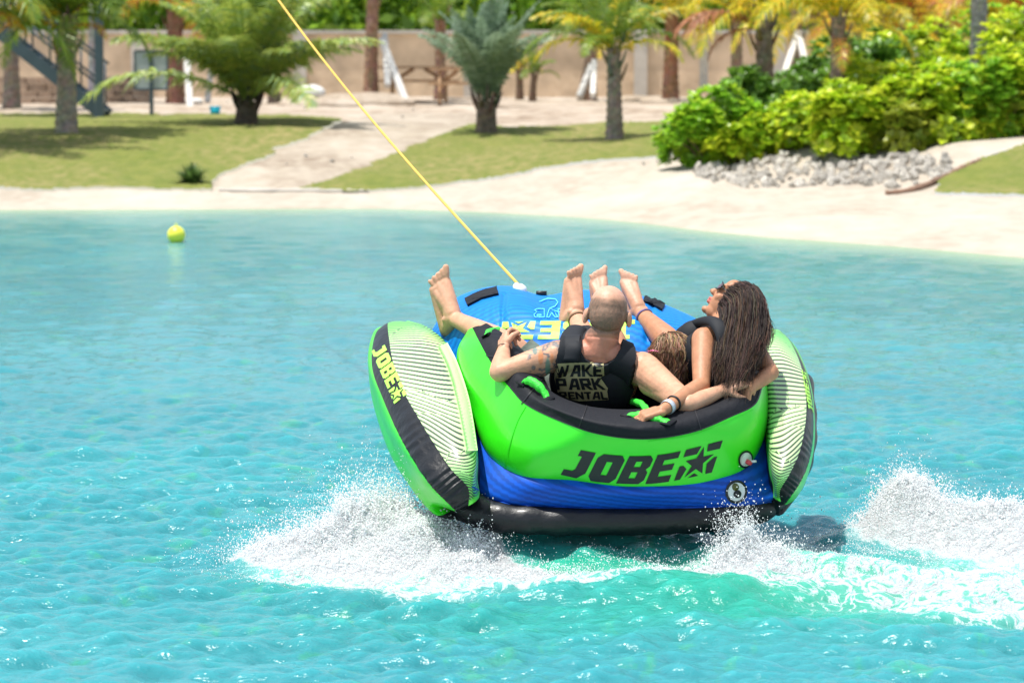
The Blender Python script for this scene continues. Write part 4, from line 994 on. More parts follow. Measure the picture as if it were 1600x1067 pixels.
for s in (-1, 1): mb.tube([hc + Mh @ Vector((s * .086, -.018, -.012)), hc + Mh @ Vector((s * .088, .03, .0)), hc + Mh @ Vector((s * .075, .095, .0))], [.0026, .0026, .0026], 6)
for s in (-1, 1): mb.add(*ball(hc + Mh @ Vector((s * .034, .104, -.003)), (.026, .008, .02), 12, Mh))
mb.obj('sunglasses', M_INK, MAN)
# shorts round the raised left thigh
def sleeve(name, pts, m, parent, n=28, wr=.004):
    P = crspline(np.array([tuple(p) for p, r in pts]), 30); Rr = np.interp(np.linspace(0, 1, 30), np.linspace(0, 1, len(pts)), [r for p, r in pts])
    v, f = tube([Vector(p) for p in P], list(Rr), n, False); v = np.array([tuple(a) for a in v]); k = np.repeat(P, n, 0); d = v - k; d /= np.linalg.norm(d, axis=1, keepdims=True)
    v = v + d * (wr * fbm(v[:, 0] * 25, v[:, 1] * 25, v[:, 2] * 25, 3, 12))[:, None] * 2
    return obj(name, v, f, m, parent)
sleeve('swim_shorts', [(hip + Vector((-.05, 0, 0)), .125), (hip.lerp(LK, .5), .105), (hip.lerp(LK, .92) + Vector((0, 0, .01)), .082)], M_SHORTS, MAN)
sleeve('swim_shorts', [(hip + Vector((.05, 0, 0)), .12), (hip.lerp(RK, .5), .10), (hip.lerp(RK, .85), .08)], M_SHORTS, MAN)

# ---------------- the woman
WOM = empty('person', at(1120, 650, 15.9), 'woman in black vest and sunglasses with long wet brown hair, head thrown back', 'person')
B = Body(); skin_w = np.array([.46, .215, .115])
wh = at(1146, 477, 15.74)
fn_ = Vector((-.62, .32, .72)); un_ = Vector((.70, .05, .62))
Mw = frame(wh, un_, fn_)
def HW(x, y, z): return wh + Mw @ Vector((x, y, z))
B.ell(HW(0, -.015, .03), (.074, .093, .088), Mw); B.ell(HW(0, .022, -.022), (.060, .070, .085), Mw); B.ell(HW(0, .030, -.085), (.042, .045, .035), Mw)
B.ell(HW(0, .070, -.104), (.019, .019, .016), Mw); B.ell(HW(0, .058, .045), (.058, .035, .045), Mw)
B.cap(HW(0, .088, .012), .009, HW(0, .112, -.026), .0115); B.ell(HW(0, .104, -.030), (.017, .010, .009), Mw)
B.ell(HW(0, .0905, -.054), (.021, .011, .0075), Mw); B.ell(HW(0, .0875, -.070), (.018, .010, .0075), Mw)
for s in (-1, 1):
    B.ell(HW(s * .036, .060, -.024), (.022, .020, .024), Mw); B.ell(HW(s * .030, .082, .030), (.020, .010, .007), Mw)
    e = HW(s * .070, -.004, -.028); B.ell(e, (.008, .018, .029), Mw @ Matrix.Rotation(R(-s * 25), 3, 'Z'))
wneck = at(1128, 515, 15.66); B.cap(wneck, .056, HW(0, -.01, -.07), .048)
WLS, WRS = at(1099, 528, 15.60), at(1172, 540, 15.66)
wch = at(1110, 566, 15.75); wb = at(1098, 615, 15.88); whip = at(1090, 650, 16.0)
Mwt = frame(wch, wneck - wb, Vector((-.35, 1, .3)))
B.cap(WLS, .046, wneck + Vector((0, 0, -.03)), .052); B.cap(WRS, .048, wneck + Vector((0, 0, -.03)), .052)
B.ell(at(1086, 532, 15.76), (.065, .05, .07)); B.ell(at(1078, 548, 15.78), (.06, .06, .09)); B.ell(wch, (.15, .10, .17), Mwt); B.cap(wch, .12, wb, .11, .85); B.cap(wb, .11, whip, .145, .85)
WLE, WLW = onb(1096, 602, .06, 15.36), onb(1034, 642, .10, 15.25)
B.chain([(WLS + Vector((0, 0, -.005)), .052), (WLS.lerp(WLE, .5), .047), (WLE, .037)]); B.chain([(WLE, .037), (WLE.lerp(WLW, .3), .038), (WLW, .024)])
hand(B, WLW, Vector((-.92, -.12, -.20)), Vector((-.1, .35, -.9)), .98, 1.05, -1)
WRE, WRW = onb(1205, 582, .05, 15.46), onb(1172, 606, .05, 15.45)
B.chain([(WRS, .050), (WRS.lerp(WRE, .5), .046), (WRE, .034)]); B.chain([(WRE, .035), (WRE.lerp(WRW, .4), .034), (WRW, .024)])
hand(B, WRW, Vector((-.7, .1, -.5)), Vector((-.2, .6, -.7)), .95, .9, 1)
WK1, WA1 = ond(1056, 546, .14, 16.22), ond(998, 486, .07, 16.68); WK2, WA2 = ond(965, 556, .10, 16.26), ond(941, 482, .07, 16.76)
for kk, aa in ((WK1, WA1), (WK2, WA2)): B.chain([(whip, .10), (whip.lerp(kk, .5), .082), (kk, .060)]); B.chain([(kk, .060), (kk.lerp(aa, .3), .060), (kk.lerp(aa, .6), .047), (aa, .030)])
foot(B, WA1, Vector((-.16, .35, 1)), Vector((-.30, .55, -.35)), Vector((1, -.35, .1)), .98)
foot(B, WA2, Vector((-.02, .35, 1)), Vector((-.2, .6, -.3)), Vector((-1, -.2, .1)), .95)
V, F, N = B.mesh(.0046, 3)
x_, y_ = proj(V)
c = np.tile(skin_w, (len(V), 1)) * (1 + .07 * fbm(V[:, 0] * 14, V[:, 1] * 14, V[:, 2] * 14, 3, 60))[:, None]
leg = sstep(16.15, 16.4, V[:, 1])[:, None]; c = c * (1 - leg) + np.array([.60, .34, .23]) * leg
hw = (V - np.array(wh)) @ np.array(Mw)
lip = sstep(.026, .016, np.sqrt((hw[:, 0] * .9)**2 + (hw[:, 1] - .094)**2 + ((hw[:, 2] + .062) * 1.2)**2))[:, None]; c = c * (1 - lip) + np.array([.55, .13, .12]) * lip
obj('body', V, F, M_SKIN, WOM, cols=c)
# vest: narrow strap over the shoulder, body below, armhole open
TORW = [(1046, 528), (1060, 508), (1082, 496), (1108, 492), (1135, 500), (1160, 515), (1168, 560), (1165, 620), (1120, 640), (1085, 640), (1100, 615), (1112, 600), (1116, 560), (1112, 530), (1104, 514), (1092, 508), (1075, 515), (1062, 532)]
tw_ = (V - np.array(wch)) @ np.array(Mwt)
fw = np.minimum.reduce([.16 - np.abs(tw_[:, 0]), .17 - tw_[:, 2], tw_[:, 2] + .26, .085 - 0 * V[:, 0]])
dl = np.array([min(1, 1)]) 
def segd(V, a, b):
    a, b = np.array(a), np.array(b); ab = b - a; t = np.clip((V - a) @ ab / (ab @ ab), 0, 1); return np.linalg.norm(V - a - t[:, None] * ab, axis=1)
fw = np.minimum.reduce([fw, segd(V, WLS, WLE) - .072, segd(V, WRS, WRE) - .070, segd(V, wneck, wh) - .075, segd(V, whip, WK1) - .11, np.linalg.norm(V - np.array(wh), axis=1) - .155, .36 - np.linalg.norm(V - np.array(wch), axis=1), 15.98 - V[:, 1] + 0 * y_, segd(V, WK1, WA1) - .10])
vw = garment('vest', V, F, N, fw, .022, .02, M_FOAMR, WOM, smooth=5)
sa = crspline(np.array([tuple(at(*q)) for q in ((1049, 527, 15.92), (1062, 511, 15.86), (1085, 499, 15.74), (1112, 494, 15.62), (1134, 505, 15.56), (1146, 530, 15.54), (1148, 570, 15.56), (1140, 612, 15.60))]), 40)
sb = crspline(np.array([tuple(at(*q)) for q in ((1068, 537, 15.86), (1077, 523, 15.80), (1092, 511, 15.70), (1107, 509, 15.58), (1117, 522, 15.52), (1121, 545, 15.50), (1118, 580, 15.52), (1104, 625, 15.58))]), 40)
slab(sa, sb, .013, 'shoulder_strap', M_FOAMR, WOM)
sleeve('swim_bottoms', [(wb.lerp(whip, .4), .135), (whip, .16), (whip.lerp(WK1, .25), .13)], M_FOAMR, WOM)
# sunglasses on the face
mb = MB()
for s in (-1, 1):
    ring_ = [HW(s * (.033 + .027 * math.cos(t)), .104 - .02 * abs(math.cos(t)) * (math.cos(t) > 0) , .012 + .021 * math.sin(t)) for t in [2 * math.pi * k / 16 for k in range(17)]]
    mb.tube(ring_, .0028, 6); mb.tube([HW(s * .060, .088, .018), HW(s * .076, .04, .014), HW(s * .078, -.005, .002)], .0028, 6)
mb.tube([HW(-.008, .108, .016), HW(.008, .108, .016)], .0025, 6); sg = mb.obj('sunglasses', M_INK, WOM)
for s in (-1, 1):
    mb = MB(); cc_ = HW(s * .033, .100, .012); pts_ = [HW(s * (.033 + .025 * math.cos(t)), .1015 - .016 * abs(math.cos(t)) * (math.cos(t) > 0), .012 + .019 * math.sin(t)) for t in [2 * math.pi * k / 16 for k in range(16)]]
    mb.add([cc_ + Mw @ Vector((0, .003, 0))] + pts_, [(0, k + 1, (k + 1) % 16 + 1) for k in range(16)]); mb.obj('lens', M_LENS, sg)
er = HW(-.074, -.004, -.058); mb = MB(); mb.ball(er, .0055, 10); mb.obj('earring', M_SILVER, WOM)
wb1 = ringon(WLW.lerp(WLE, .16), WLE - WLW, .0305, .0022, 'wristband', M_SILVER, WOM, wdt=6.5); ringon(WLW.lerp(WLE, .30), WLE - WLW, .033, .0035, 'wristband', M_INK, WOM, wdt=1.6)
ringon(WA1.lerp(WK1, .16), WK1 - WA1, .039, .004, 'ankle_band', mat('purple_braid', (.14, .09, .22), .6), WOM, wdt=1.6)
ringon(RA.lerp(RK, .14), RK - RA, .042, .004, 'ankle_band', mat('beaded_band', (.25, .14, .07), .6), MAN, wdt=1.8)
fr = WLW + Vector((-.92, .05, -.22)).normalized() * .098 + Vector((0, -.01, -.012)); ringon(fr, Vector((-.75, .1, -.6)), .0115, .0018, 'ring', mat('gold_ring', (.8, .6, .3), .2, metal=1), WOM)
# hair: under-mass plus locks
def strands(name, rootfn, pathfn, n, rad, colfn, parent, seg=16, sides=4, clump=24, spread=.012):
    v = []; f = []; cl = []
    k = 0
    while k < n:
        r0_, par = rootfn(); cen = pathfn(r0_, par, seg); cc0 = colfn(); m_ = min(clump, n - k)
        for j in range(m_):
            off = Vector((random.gauss(0, 1), random.gauss(0, 1), random.gauss(0, 1))) * spread; w1 = random.uniform(.6, 1.6); ph_ = random.uniform(0, 6.28); L = random.uniform(.75, 1.06); amp = random.uniform(.003, .010); cc1 = [max(0, a * random.uniform(.75, 1.3)) for a in cc0]
            pts = []
            for i in range(seg):
                t = i / (seg - 1) * L; x = min(t, 1) * (seg - 1); q = int(min(x, seg - 2)); p = cen[q].lerp(cen[q + 1], x - q) if t <= 1 else cen[-1] + (cen[-1] - cen[-2]) * ((t - 1) * (seg - 1))
                sprd = .5 + .9 * abs(t - .35) if t > .35 else .5 + .3 * t
                pts.append(p + off * sprd + Vector((math.sin(t * 5 * w1 + ph_), math.cos(t * 4.5 * w1 + ph_), 0)) * amp * 1.4 * t * 2)
            vv_, ff_ = tube(pts, [rad * (1 - .75 * (i / (seg - 1)) ** 2) for i in range(seg)], sides, False)
            b = len(v); v += vv_; f += [tuple(a + b for a in q) for q in ff_]; cl += [cc1] * len(vv_)
        k += m_
    return obj(name, np.array([tuple(a) for a in v]), f, M_HAIR, parent, cols=np.array(cl))
# scalp mass
Bh = Body(); Bh.ell(HW(0, -.030, .040), (.083, .094, .092), Mw); Bh.ell(HW(0, -.05, .0), (.078, .07, .09), Mw)
Bh.chain([(at(1160, 478, 15.70), .070), (at(1163, 510, 15.62), .060), (at(1160, 545, 15.54), .052), (at(1154, 575, 15.46), .036)], .7, (0, 1, 0))
V, F, N = Bh.mesh(.007, 6); hw2 = (V - np.array(wh)) @ np.array(Mw)
# keep the face clear
V2, F2, _ = clip_region(V, F, np.maximum(.045 - hw2[:, 1] + .35 * hw2[:, 2], 0 * V[:, 0] + (V[:, 2] < .83) * .01 - .0001))
st_ = fbm(V2[:, 0] * 60, V2[:, 1] * 20, V2[:, 2] * 8, 3, 5)
obj('hair', V2 + 0, F2, M_HAIR, WOM, cols=lerpc((.018, .011, .009), (.045, .025, .018), .5 + .5 * st_))
HA = [(1124, 488), (1128, 470), (1137, 452), (1150, 442), (1165, 439), (1178, 446)]; HB = [(1124, 512), (1136, 492), (1152, 474), (1170, 462), (1184, 466), (1193, 478)]
HC_ = [(1120, 550), (1132, 545), (1150, 538), (1170, 532), (1182, 528), (1195, 522)]; HD = [(1122, 576), (1130, 600), (1145, 614), (1158, 608), (1170, 588), (1185, 556)]
def pick(P, u):
    x = u * (len(P) - 1); k = min(int(x), len(P) - 2); f_ = x - k; return (P[k][0] * (1 - f_) + P[k + 1][0] * f_, P[k][1] * (1 - f_) + P[k + 1][1] * f_)
def w_root():
    u = random.random(); return Vector((0, 0, 0)), (u, random.random() ** 1.6, random.gauss(0, .05))
def w_path(p, par, seg):
    u, lay, du = par; c1 = lambda v_: min(max(v_, 0), 1); j = lambda s_: random.gauss(0, s_)
    a_ = pick(HA, u); b_ = pick(HB, c1(u + du * .5)); c_ = pick(HC_, c1(u + du)); d_ = pick(HD, c1(u + du * 2)); sc = 1 - .25 * (random.random() < .2)
    edge = 1 - (2 * u - 1) ** 2
    P = [at(a_[0] + j(2), a_[1] + 3 + lay * 6, 15.705 - .055 * edge + lay * .03), at(b_[0], b_[1] + j(3), 15.66 - .085 * edge + lay * .05), at(c_[0] + j(3), c_[1], 15.53 - .07 * edge + lay * .06),
         at(c_[0] + (d_[0] - c_[0]) * sc + j(4), c_[1] + (d_[1] - c_[1]) * sc + j(7), 15.36 - .05 * edge + lay * .04)]
    return [Vector(q) for q in crspline(np.array([tuple(q) for q in P]), seg)]
def w_col(): return random.choice([(.022, .011, .008), (.032, .015, .010), (.016, .008, .006), (.05, .025, .016), (.13, .07, .042), (.028, .013, .009)])
strands('hair_locks', w_root, w_path, 5200, .0013, w_col, WOM, seg=13, clump=10, spread=.011)
strands('loose_strands', lambda: ((HW(random.uniform(-.05, .05), -.10, .08)), (0, 0)), lambda p, par, seg: [Vector(q) for q in crspline(np.array([tuple(a) for a in (p, at(1190 + random.uniform(-4, 6), 490, 15.6), at(1203 + random.uniform(-10, 3), 520, 15.6), at(1192 + random.uniform(-12, 6), 548, 15.58))]), seg)], 36, .0016, w_col, WOM, clump=6, spread=.006)

# ---------------- the child between them
KID = empty('person', at(1045, 640, 15.9), 'child with wavy light brown hair and a pink cord, tucked between the two adults', 'person')
B = Body(); kh = at(1044, 562, 15.72); Mk = frame(kh, Vector((.15, .45, .9)), Vector((-.75, .7, -.1)))
def HK(x, y, z): return kh + Mk @ Vector((x, y, z))
B.ell(HK(0, -.01, .02), (.068, .082, .080), Mk); B.ell(HK(0, .02, -.03), (.052, .06, .06), Mk); B.ell(HK(0, .055, -.065), (.02, .02, .02), Mk); B.cap(HK(0, .07, -.01), .008, HK(0, .088, -.028), .010)
for s in (-1, 1): B.ell(HK(s * .066, 0, -.02), (.008, .016, .024), Mk)
kn = kh + Vector((.01, .02, -.10)); kc = kh + Vector((.0, .12, -.20)); kp = kh + Vector((-.02, .30, -.30))
B.cap(kn, .04, HK(0, -.01, -.05), .04); B.cap(kn, .06, kc, .095); B.cap(kc, .09, kp, .085)
for s in (-1, 1):
    sh = kn + Vector((s * .09, .03, -.02)); B.cap(kn, .045, sh, .04); el = sh + Vector((s * .05, .12, -.12)); wr = el + Vector((-s * .04, .14, .04)); B.chain([(sh, .036), (el, .028), (wr, .020)]); hand(B, wr, Vector((0, 1, .1)), Vector((0, .1, -1)), .65, .9, s)
    kk = kp + Vector((s * .08, .22, .05)); ak = kk + Vector((0, .26, .03)); B.chain([(kp, .07), (kk, .045), (ak, .028)]); foot(B, ak, Vector((0, .35, 1)), Vector((0, .6, -.3)), Vector((s, 0, 0)), .68)
V, F, N = B.mesh(.006, 4); obj('body', V, F, M_SKIN, KID, cols=np.tile([.58, .33, .22], (len(V), 1)))
tk = (V - np.array(kc)) @ np.array(frame(kc, kn - kp, (0, 1, .5)))
garment('vest', V, F, N, np.minimum.reduce([.14 - np.abs(tk[:, 0]), .13 - tk[:, 2], tk[:, 2] + .16, .24 - np.linalg.norm(tk, axis=1)]), .02, .018, M_FOAMR, KID, smooth=3)
Bh = Body(); Bh.ell(HK(0, -.018, .026), (.080, .092, .088), Mk); Bh.ell(HK(0, -.04, -.035), (.074, .062, .070), Mk); Bh.ell(HK(.01, -.045, -.085), (.068, .055, .055), Mk); Bh.cap(kh + Vector((.0, -.035, -.02)), .076, kh + Vector((.02, -.045, -.115)), .056)
V, F, N = Bh.mesh(.006, 6); hk = (V - np.array(kh)) @ np.array(Mk); V2, F2, _ = clip_region(V, F, np.maximum(.035 - hk[:, 1] + .3 * hk[:, 2], .02 - (V[:, 1] - kh.y) ))
obj('hair', V2, F2, M_HAIR, KID, cols=lerpc((.09, .045, .025), (.20, .11, .06), .5 + .5 * fbm(V2[:, 0] * 50, V2[:, 1] * 50, V2[:, 2] * 14, 3, 6)))
def k_root():
    th = random.uniform(-2.6, 2.6); p2 = random.uniform(-.9, 1.5); return HK(.081 * math.sin(th) * math.cos(p2), -.018 - .093 * math.cos(th) * math.cos(p2), .026 + .089 * math.sin(p2)), (th, p2)
def k_path(p, par, seg):
    Mi = Mk.transposed(); q = Mi @ (p - kh) - Vector((0, -.018, .026)); rad3 = Vector((.083, .095, .091)); out = []; wv = random.uniform(-1, 1); g_ = Mi @ Vector((.25, -.15, -1)); L = random.uniform(.009, .016)
    for i in range(seg):
        u = Vector((q.x / rad3.x, q.y / rad3.y, q.z / rad3.z)); u.normalize(); q = Vector((u.x * rad3.x, u.y * rad3.y, u.z * rad3.z)) * (1.02 + .015 * math.sin(i * 1.1 + wv * 3))
        out.append(kh + Mk @ (q + Vector((0, -.018, .026)))); n_ = u; tg = g_ - n_ * g_.dot(n_); tg = tg.normalized() if tg.length > .1 else Vector((1, 0, 0)); q = q + tg * L * 1.3 + n_.cross(tg) * .004 * math.sin(i * .9 + wv * 5)
    return out
strands('hair_locks', lambda: (Vector((0, 0, 0)), (random.uniform(-1, 1), random.uniform(0, 1))), lambda p, par, seg: [kh + Vector((par[0] * (.080 - .02 * (i / (seg - 1))) + .02 * i / (seg - 1) + .004 * math.sin(i * .9 + par[1] * 9), -.035 - .076 * math.sqrt(max(.02, 1 - par[0] ** 2)) * (1 - .15 * i / (seg - 1)) - .006, .05 - par[1] * .06 - .10 * i / (seg - 1))) for i in range(seg)], 700, .0014, lambda: random.choice([(.12, .06, .032), (.20, .11, .06), (.27, .16, .09), (.08, .042, .024)]), KID, seg=10, clump=6, spread=.005)
strands('hair_locks', k_root, k_path, 3600, .0014, lambda: random.choice([(.17, .085, .042), (.27, .15, .08), (.36, .22, .12), (.46, .30, .18), (.12, .06, .032)]), KID, seg=10, clump=6, spread=.008)
mb = MB(); mb.tube([HK(-.085, -.02, .0), HK(-.086, .02, .012), HK(-.07, .06, .02), HK(-.03, .082, .02)], .0045, 8); mb.obj('goggle_strap', mat('pink_strap', (.75, .18, .35), .5), KID)
# ------------------------------------------------------------------ splash and spray
wz = z
def waterz(X, Y):
    X = np.asarray(X, float); Y = np.asarray(Y, float); px = 800 + FP * X / Y
    i = np.interp(px, wp, np.arange(len(wp))); j = np.interp(-Y, -wY[::-1][::-1], np.arange(len(wY))) if False else np.interp(Y, wY, np.arange(len(wY)))
    i0 = np.clip(i.astype(int), 0, len(wp) - 2); j0 = np.clip(j.astype(int), 0, len(wY) - 2); fi, fj = i - i0, j - j0
    return (wz[i0, j0] * (1 - fi) + wz[i0 + 1, j0] * fi) * (1 - fj) + (wz[i0, j0 + 1] * (1 - fi) + wz[i0 + 1, j0 + 1] * fi) * fj
M_SPRAY = mat('white_water', (.95, .96, .965), .35, .5, transl=.25)
sp_pts = []; sp_r = []; dr_pts = []; dr_r = []
def emit(px, Y, sx, sy, n, vx, vy, vz, jit, T=.16, r0=.0062, drops=4, body=1.0):
    """ropes and sheets of thrown water leaving the surface round (px, Y), falling under gravity"""
    x0 = (px - 800) / FP * Y
    for k in range(n):
        x, y = x0 + rng.normal() * sx, Y + rng.normal() * sy; zz = float(waterz(x, y)) - .005
        v = np.array([vx, vy, vz]) + rng.normal(size=3) * jit; v[2] = abs(v[2]); t1 = T * rng.uniform(.35, 1.1); m = int(rng.integers(8, 18)); rr = r0 * rng.uniform(.4, 1.05)
        tw = rng.normal(size=3) * .25
        for i in range(m):
            t = t1 * i / (m - 1); p = np.array([x, y, zz]) + v * t + np.array([0, 0, -4.9 * t * t]) + tw * t * t * 6 + rng.normal(size=3) * .0035
            sp_pts.append(p); sp_r.append(max(.0022, rr * (1 - .72 * i / m) * rng.uniform(.75, 1.3)))
        for d in range(int(rng.poisson(drops))):
            t = t1 * rng.uniform(.7, 1.5); p = np.array([x, y, zz]) + v * t * rng.uniform(.8, 1.25) + np.array([0, 0, -4.9 * t * t]) + rng.normal(size=3) * .02
            dr_pts.append(p); dr_r.append(rng.choice([.0016, .0022, .003, .0042], p=[.4, .3, .2, .1]))
fr_pts = []; fr_r = []
def froth(px, Y, sx, sy, n, up=.02, r=(.0015, .0045)):
    n = int(n * 3.6); x0 = (px - 800) / FP * Y
    X = x0 + rng.normal(size=n) * sx; Yv = Y + rng.normal(size=n) * sy; Z = waterz(X, Yv) + np.abs(rng.normal(size=n)) * up * (.4 + 1.2 * sstep(-.2, .4, fbm(X * 9, Yv * 9, oct=3, seed=61))) - .003
    fr_pts.extend(np.stack([X, Yv, Z], 1)); fr_r.extend(rng.uniform(.0011, .0036, n) * rng.uniform(.6, 1.1, n))
# left plume
for q in ((420, 15.35, .06, .08, 90, -.6, -.1, .65), (465, 15.38, .08, .1, 120, -.5, -.1, .85), (515, 15.45, .08, .1, 170, -.4, -.05, 1.0), (560, 15.55, .07, .1, 230, -.3, 0, 1.3), (600, 15.6, .07, .1, 260, -.15, 0, 1.4), (645, 15.55, .07, .1, 180, .05, 0, 1.2), (690, 15.40, .06, .08, 110, .0, 0, .9), (735, 15.22, .05, .05, 80, .2, 0, .6)):
    emit(*q, jit=.42, T=.17, drops=4)
froth(560, 15.4, .26, .12, 2600, .028, (.003, .009)); froth(640, 15.3, .18, .14, 1800, .022, (.003, .009)); froth(470, 15.3, .14, .10, 900, .018, (.003, .009)); froth(600, 15.0, .28, .10, 900, .008, (.003, .008)); froth(740, 15.18, .06, .06, 350, .02, (.004, .010))
# wash along the hull
emit(800, 15.05, .10, .03, 60, .1, -.2, .45, jit=.2, T=.12, r0=.005); emit(1085, 15.0, .10, .03, 60, 0, -.2, .5, jit=.2, T=.12, r0=.005); froth(850, 14.95, .18, .04, 350, .01, (.003, .008)); froth(1060, 14.97, .14, .04, 350, .012, (.003, .008))
# burst beside the valve
for q in ((1130, 15.0, .03, .05, 90, -.1, -.1, 1.0), (1155, 15.02, .025, .04, 110, 0, 0, 1.5), (1180, 15.05, .04, .05, 90, .15, 0, 1.2), (1215, 15.1, .05, .05, 60, .25, 0, .8)): emit(*q, jit=.30, T=.15, r0=.0048, drops=4)
froth(1155, 15.0, .05, .06, 700, .035, (.004, .011)); froth(1205, 15.0, .09, .07, 700, .018, (.004, .010)); froth(1300, 14.75, .22, .12, 900, .008, (.003, .007))
# right ridge
for q in ((1400, 15.95, .05, .08, 60, .1, 0, .9), (1395, 16.0, .08, .08, 110, .15, 0, .75), (1430, 16.0, .09, .08, 130, .2, 0, .8), (1470, 15.9, .1, .08, 110, .3, 0, .8), (1550, 15.75, .12, .08, 90, .3, 0, .7), (1620, 15.6, .12, .08, 60, .3, 0, .6)): emit(*q, jit=.40, T=.15, drops=4)
froth(1415, 15.95, .10, .11, 1600, .025); froth(1470, 15.85, .22, .11, 1700, .022); froth(1600, 15.6, .25, .12, 1200, .018); froth(1420, 15.5, .35, .16, 900, .006); froth(1450, 14.85, .45, .35, 1500, .004); froth(640, 14.8, .4, .22, 1100, .004); froth(930, 15.0, .35, .12, 700, .008)
def points_to_mesh(name, pts, rad, vox, m, **k):
    kp = [i for i, p in enumerate(pts) if p[1] > 14.7]; pts = [pts[i] for i in kp]; rad = [rad[i] for i in kp]
    me = bpy.data.meshes.new('pts'); P = np.array(pts, np.float32); me.vertices.add(len(P)); me.vertices.foreach_set('co', P.ravel())
    a = me.attributes.new('rad', 'FLOAT', 'POINT'); a.data.foreach_set('value', np.array(rad, np.float32))
    o = bpy.data.objects.new('pts', me); COL.objects.link(o)
    ng = bpy.data.node_groups.new('g', 'GeometryNodeTree'); ng.interface.new_socket('Geometry', in_out='INPUT', socket_type='NodeSocketGeometry'); ng.interface.new_socket('Geometry', in_out='OUTPUT', socket_type='NodeSocketGeometry')
    N, L = ng.nodes, ng.links; gi, go = N.new('NodeGroupInput'), N.new('NodeGroupOutput'); na = N.new('GeometryNodeInputNamedAttribute'); na.data_type = 'FLOAT'; na.inputs[0].default_value = 'rad'
    mp = N.new('GeometryNodeMeshToPoints'); pv = N.new('GeometryNodePointsToVolume'); pv.resolution_mode = 'VOXEL_SIZE'; pv.inputs['Voxel Size'].default_value = vox; vm = N.new('GeometryNodeVolumeToMesh'); vm.inputs['Threshold'].default_value = .1
    ra = next(s for s in na.outputs if s.enabled)
    L.new(gi.outputs[0], mp.inputs['Mesh']); L.new(ra, mp.inputs['Radius']); L.new(mp.outputs[0], pv.inputs['Points']); L.new(ra, pv.inputs['Radius']); L.new(pv.outputs[0], vm.inputs[0]); L.new(vm.outputs[0], go.inputs[0])
    md = o.modifiers.new('g', 'NODES'); md.node_group = ng
    e = o.evaluated_get(bpy.context.evaluated_depsgraph_get()); em = e.to_mesh()
    V = np.empty(len(em.vertices) * 3, np.float32); em.vertices.foreach_get('co', V); V = V.reshape(-1, 3).astype(float); F = [tuple(p.vertices) for p in em.polygons]; e.to_mesh_clear()
    bpy.data.objects.remove(o); print(name, len(pts), '->', len(V), len(F))
    return obj(name, V, F, m, None, org=V.mean(0), **k) if len(V) else None
points_to_mesh('splash', sp_pts, sp_r, .0036, M_SPRAY, label='white splashing water thrown up on both sides of the tube', cat='splash', kind='stuff')
froth_done = 1
# fine spray: tiny drops
for (px, Y, sx, sy, n, hh) in ((590, 15.6, .20, .08, 900, .10), (470, 15.4, .16, .08, 500, .05), (400, 15.35, .08, .05, 120, .03), (690, 15.5, .12, .05, 260, .10), (1380, 16.0, .22, .06, 700, .06), (1550, 15.75, .25, .08, 500, .05), (1160, 15.0, .08, .05, 400, .07), (1100, 14.98, .12, .03, 200, .05), (760, 15.15, .12, .04, 200, .04), (1260, 15.2, .15, .08, 250, .05)):
    X = (px - 800) / FP * Y + rng.normal(size=n) * sx; Yv = Y + rng.normal(size=n) * sy; Z = waterz(X, Yv) + rng.exponential(hh, size=n) * .8
    for a in range(n): dr_pts.append(np.array([X[a], Yv[a], Z[a]])); dr_r.append(rng.choice([.0014, .002, .0028, .004], p=[.42, .33, .18, .07]))
o8v = np.array([(1, 0, 0), (-1, 0, 0), (0, 1, 0), (0, -1, 0), (0, 0, 1), (0, 0, -1)], float); o8f = np.array([(0, 2, 4), (2, 1, 4), (1, 3, 4), (3, 0, 4), (2, 0, 5), (1, 2, 5), (3, 1, 5), (0, 3, 5)])
dp = np.vstack([np.array(dr_pts), np.array(fr_pts)]); dr = np.concatenate([dr_r, fr_r]); ok_ = dp[:, 1] > 14.55; dp = dp[ok_]; dr = dr[ok_]; print('drops', len(dp)); st = np.stack([np.ones(len(dp)), np.ones(len(dp)), rng.uniform(.7, 1.8, len(dp))], 1)
dv = (dp[:, None, :] + o8v[None] * dr[:, None, None] * st[:, None, :]).reshape(-1, 3); df = (o8f[None] + (np.arange(len(dp)) * 6)[:, None, None]).reshape(-1, 3)
obj('spray', dv, df, M_SPRAY, None, org=dp.mean(0), label='fine drops of spray flying above the splashes', cat='spray', kind='stuff')
# ------------------------------------------------------------------ the shore: wall, palms, shrubs, rocks, furniture
M_LEAF = mat('palm_leaf', attr='Col', rough=.42, spec=.5, transl=.35, rnd=.18)
M_SHRUB = mat('shrub_leaf', attr='Col', rough=.35, spec=.5, transl=.42)
M_BARK = mat('palm_bark', attr='Col', rough=.9, spec=.2, noise=.35, nscale=14, bump=.9, bscale=16, bdist=.04)
M_WALL = mat('rendered_wall', (.64, .49, .34), .9, .2, noise=.22, nscale=1.6, bump=.5, bscale=5, bdist=.04)
M_CAP = mat('pale_concrete', (.52, .48, .42), .85, .2, noise=.15, nscale=3)
M_WOOD = mat('weathered_wood', (.40, .25, .14), .75, .3, noise=.3, nscale=6)
M_WPOST = mat('white_timber', (.62, .60, .56), .7, .3, noise=.12, nscale=5)
M_STEEL = mat('dark_steel', (.055, .085, .11), .45, .5, noise=.15, nscale=3)
M_BOARD = mat('grey_board', (.42, .46, .46), .5, .4, noise=.1, nscale=2)
M_ROCK = mat('limestone_rock', (.80, .74, .64), .95, .2, noise=.25, nscale=5, bump=1, bscale=9, bdist=.06, rnd=.25)
M_BLUEP = mat('blue_bucket_plastic', (.0, .42, .60), .4)
M_BAG = mat('white_sack', (.70, .70, .68), .7)
M_BALL = mat('yellow_buoy_plastic', (.80, .78, .06), .35)
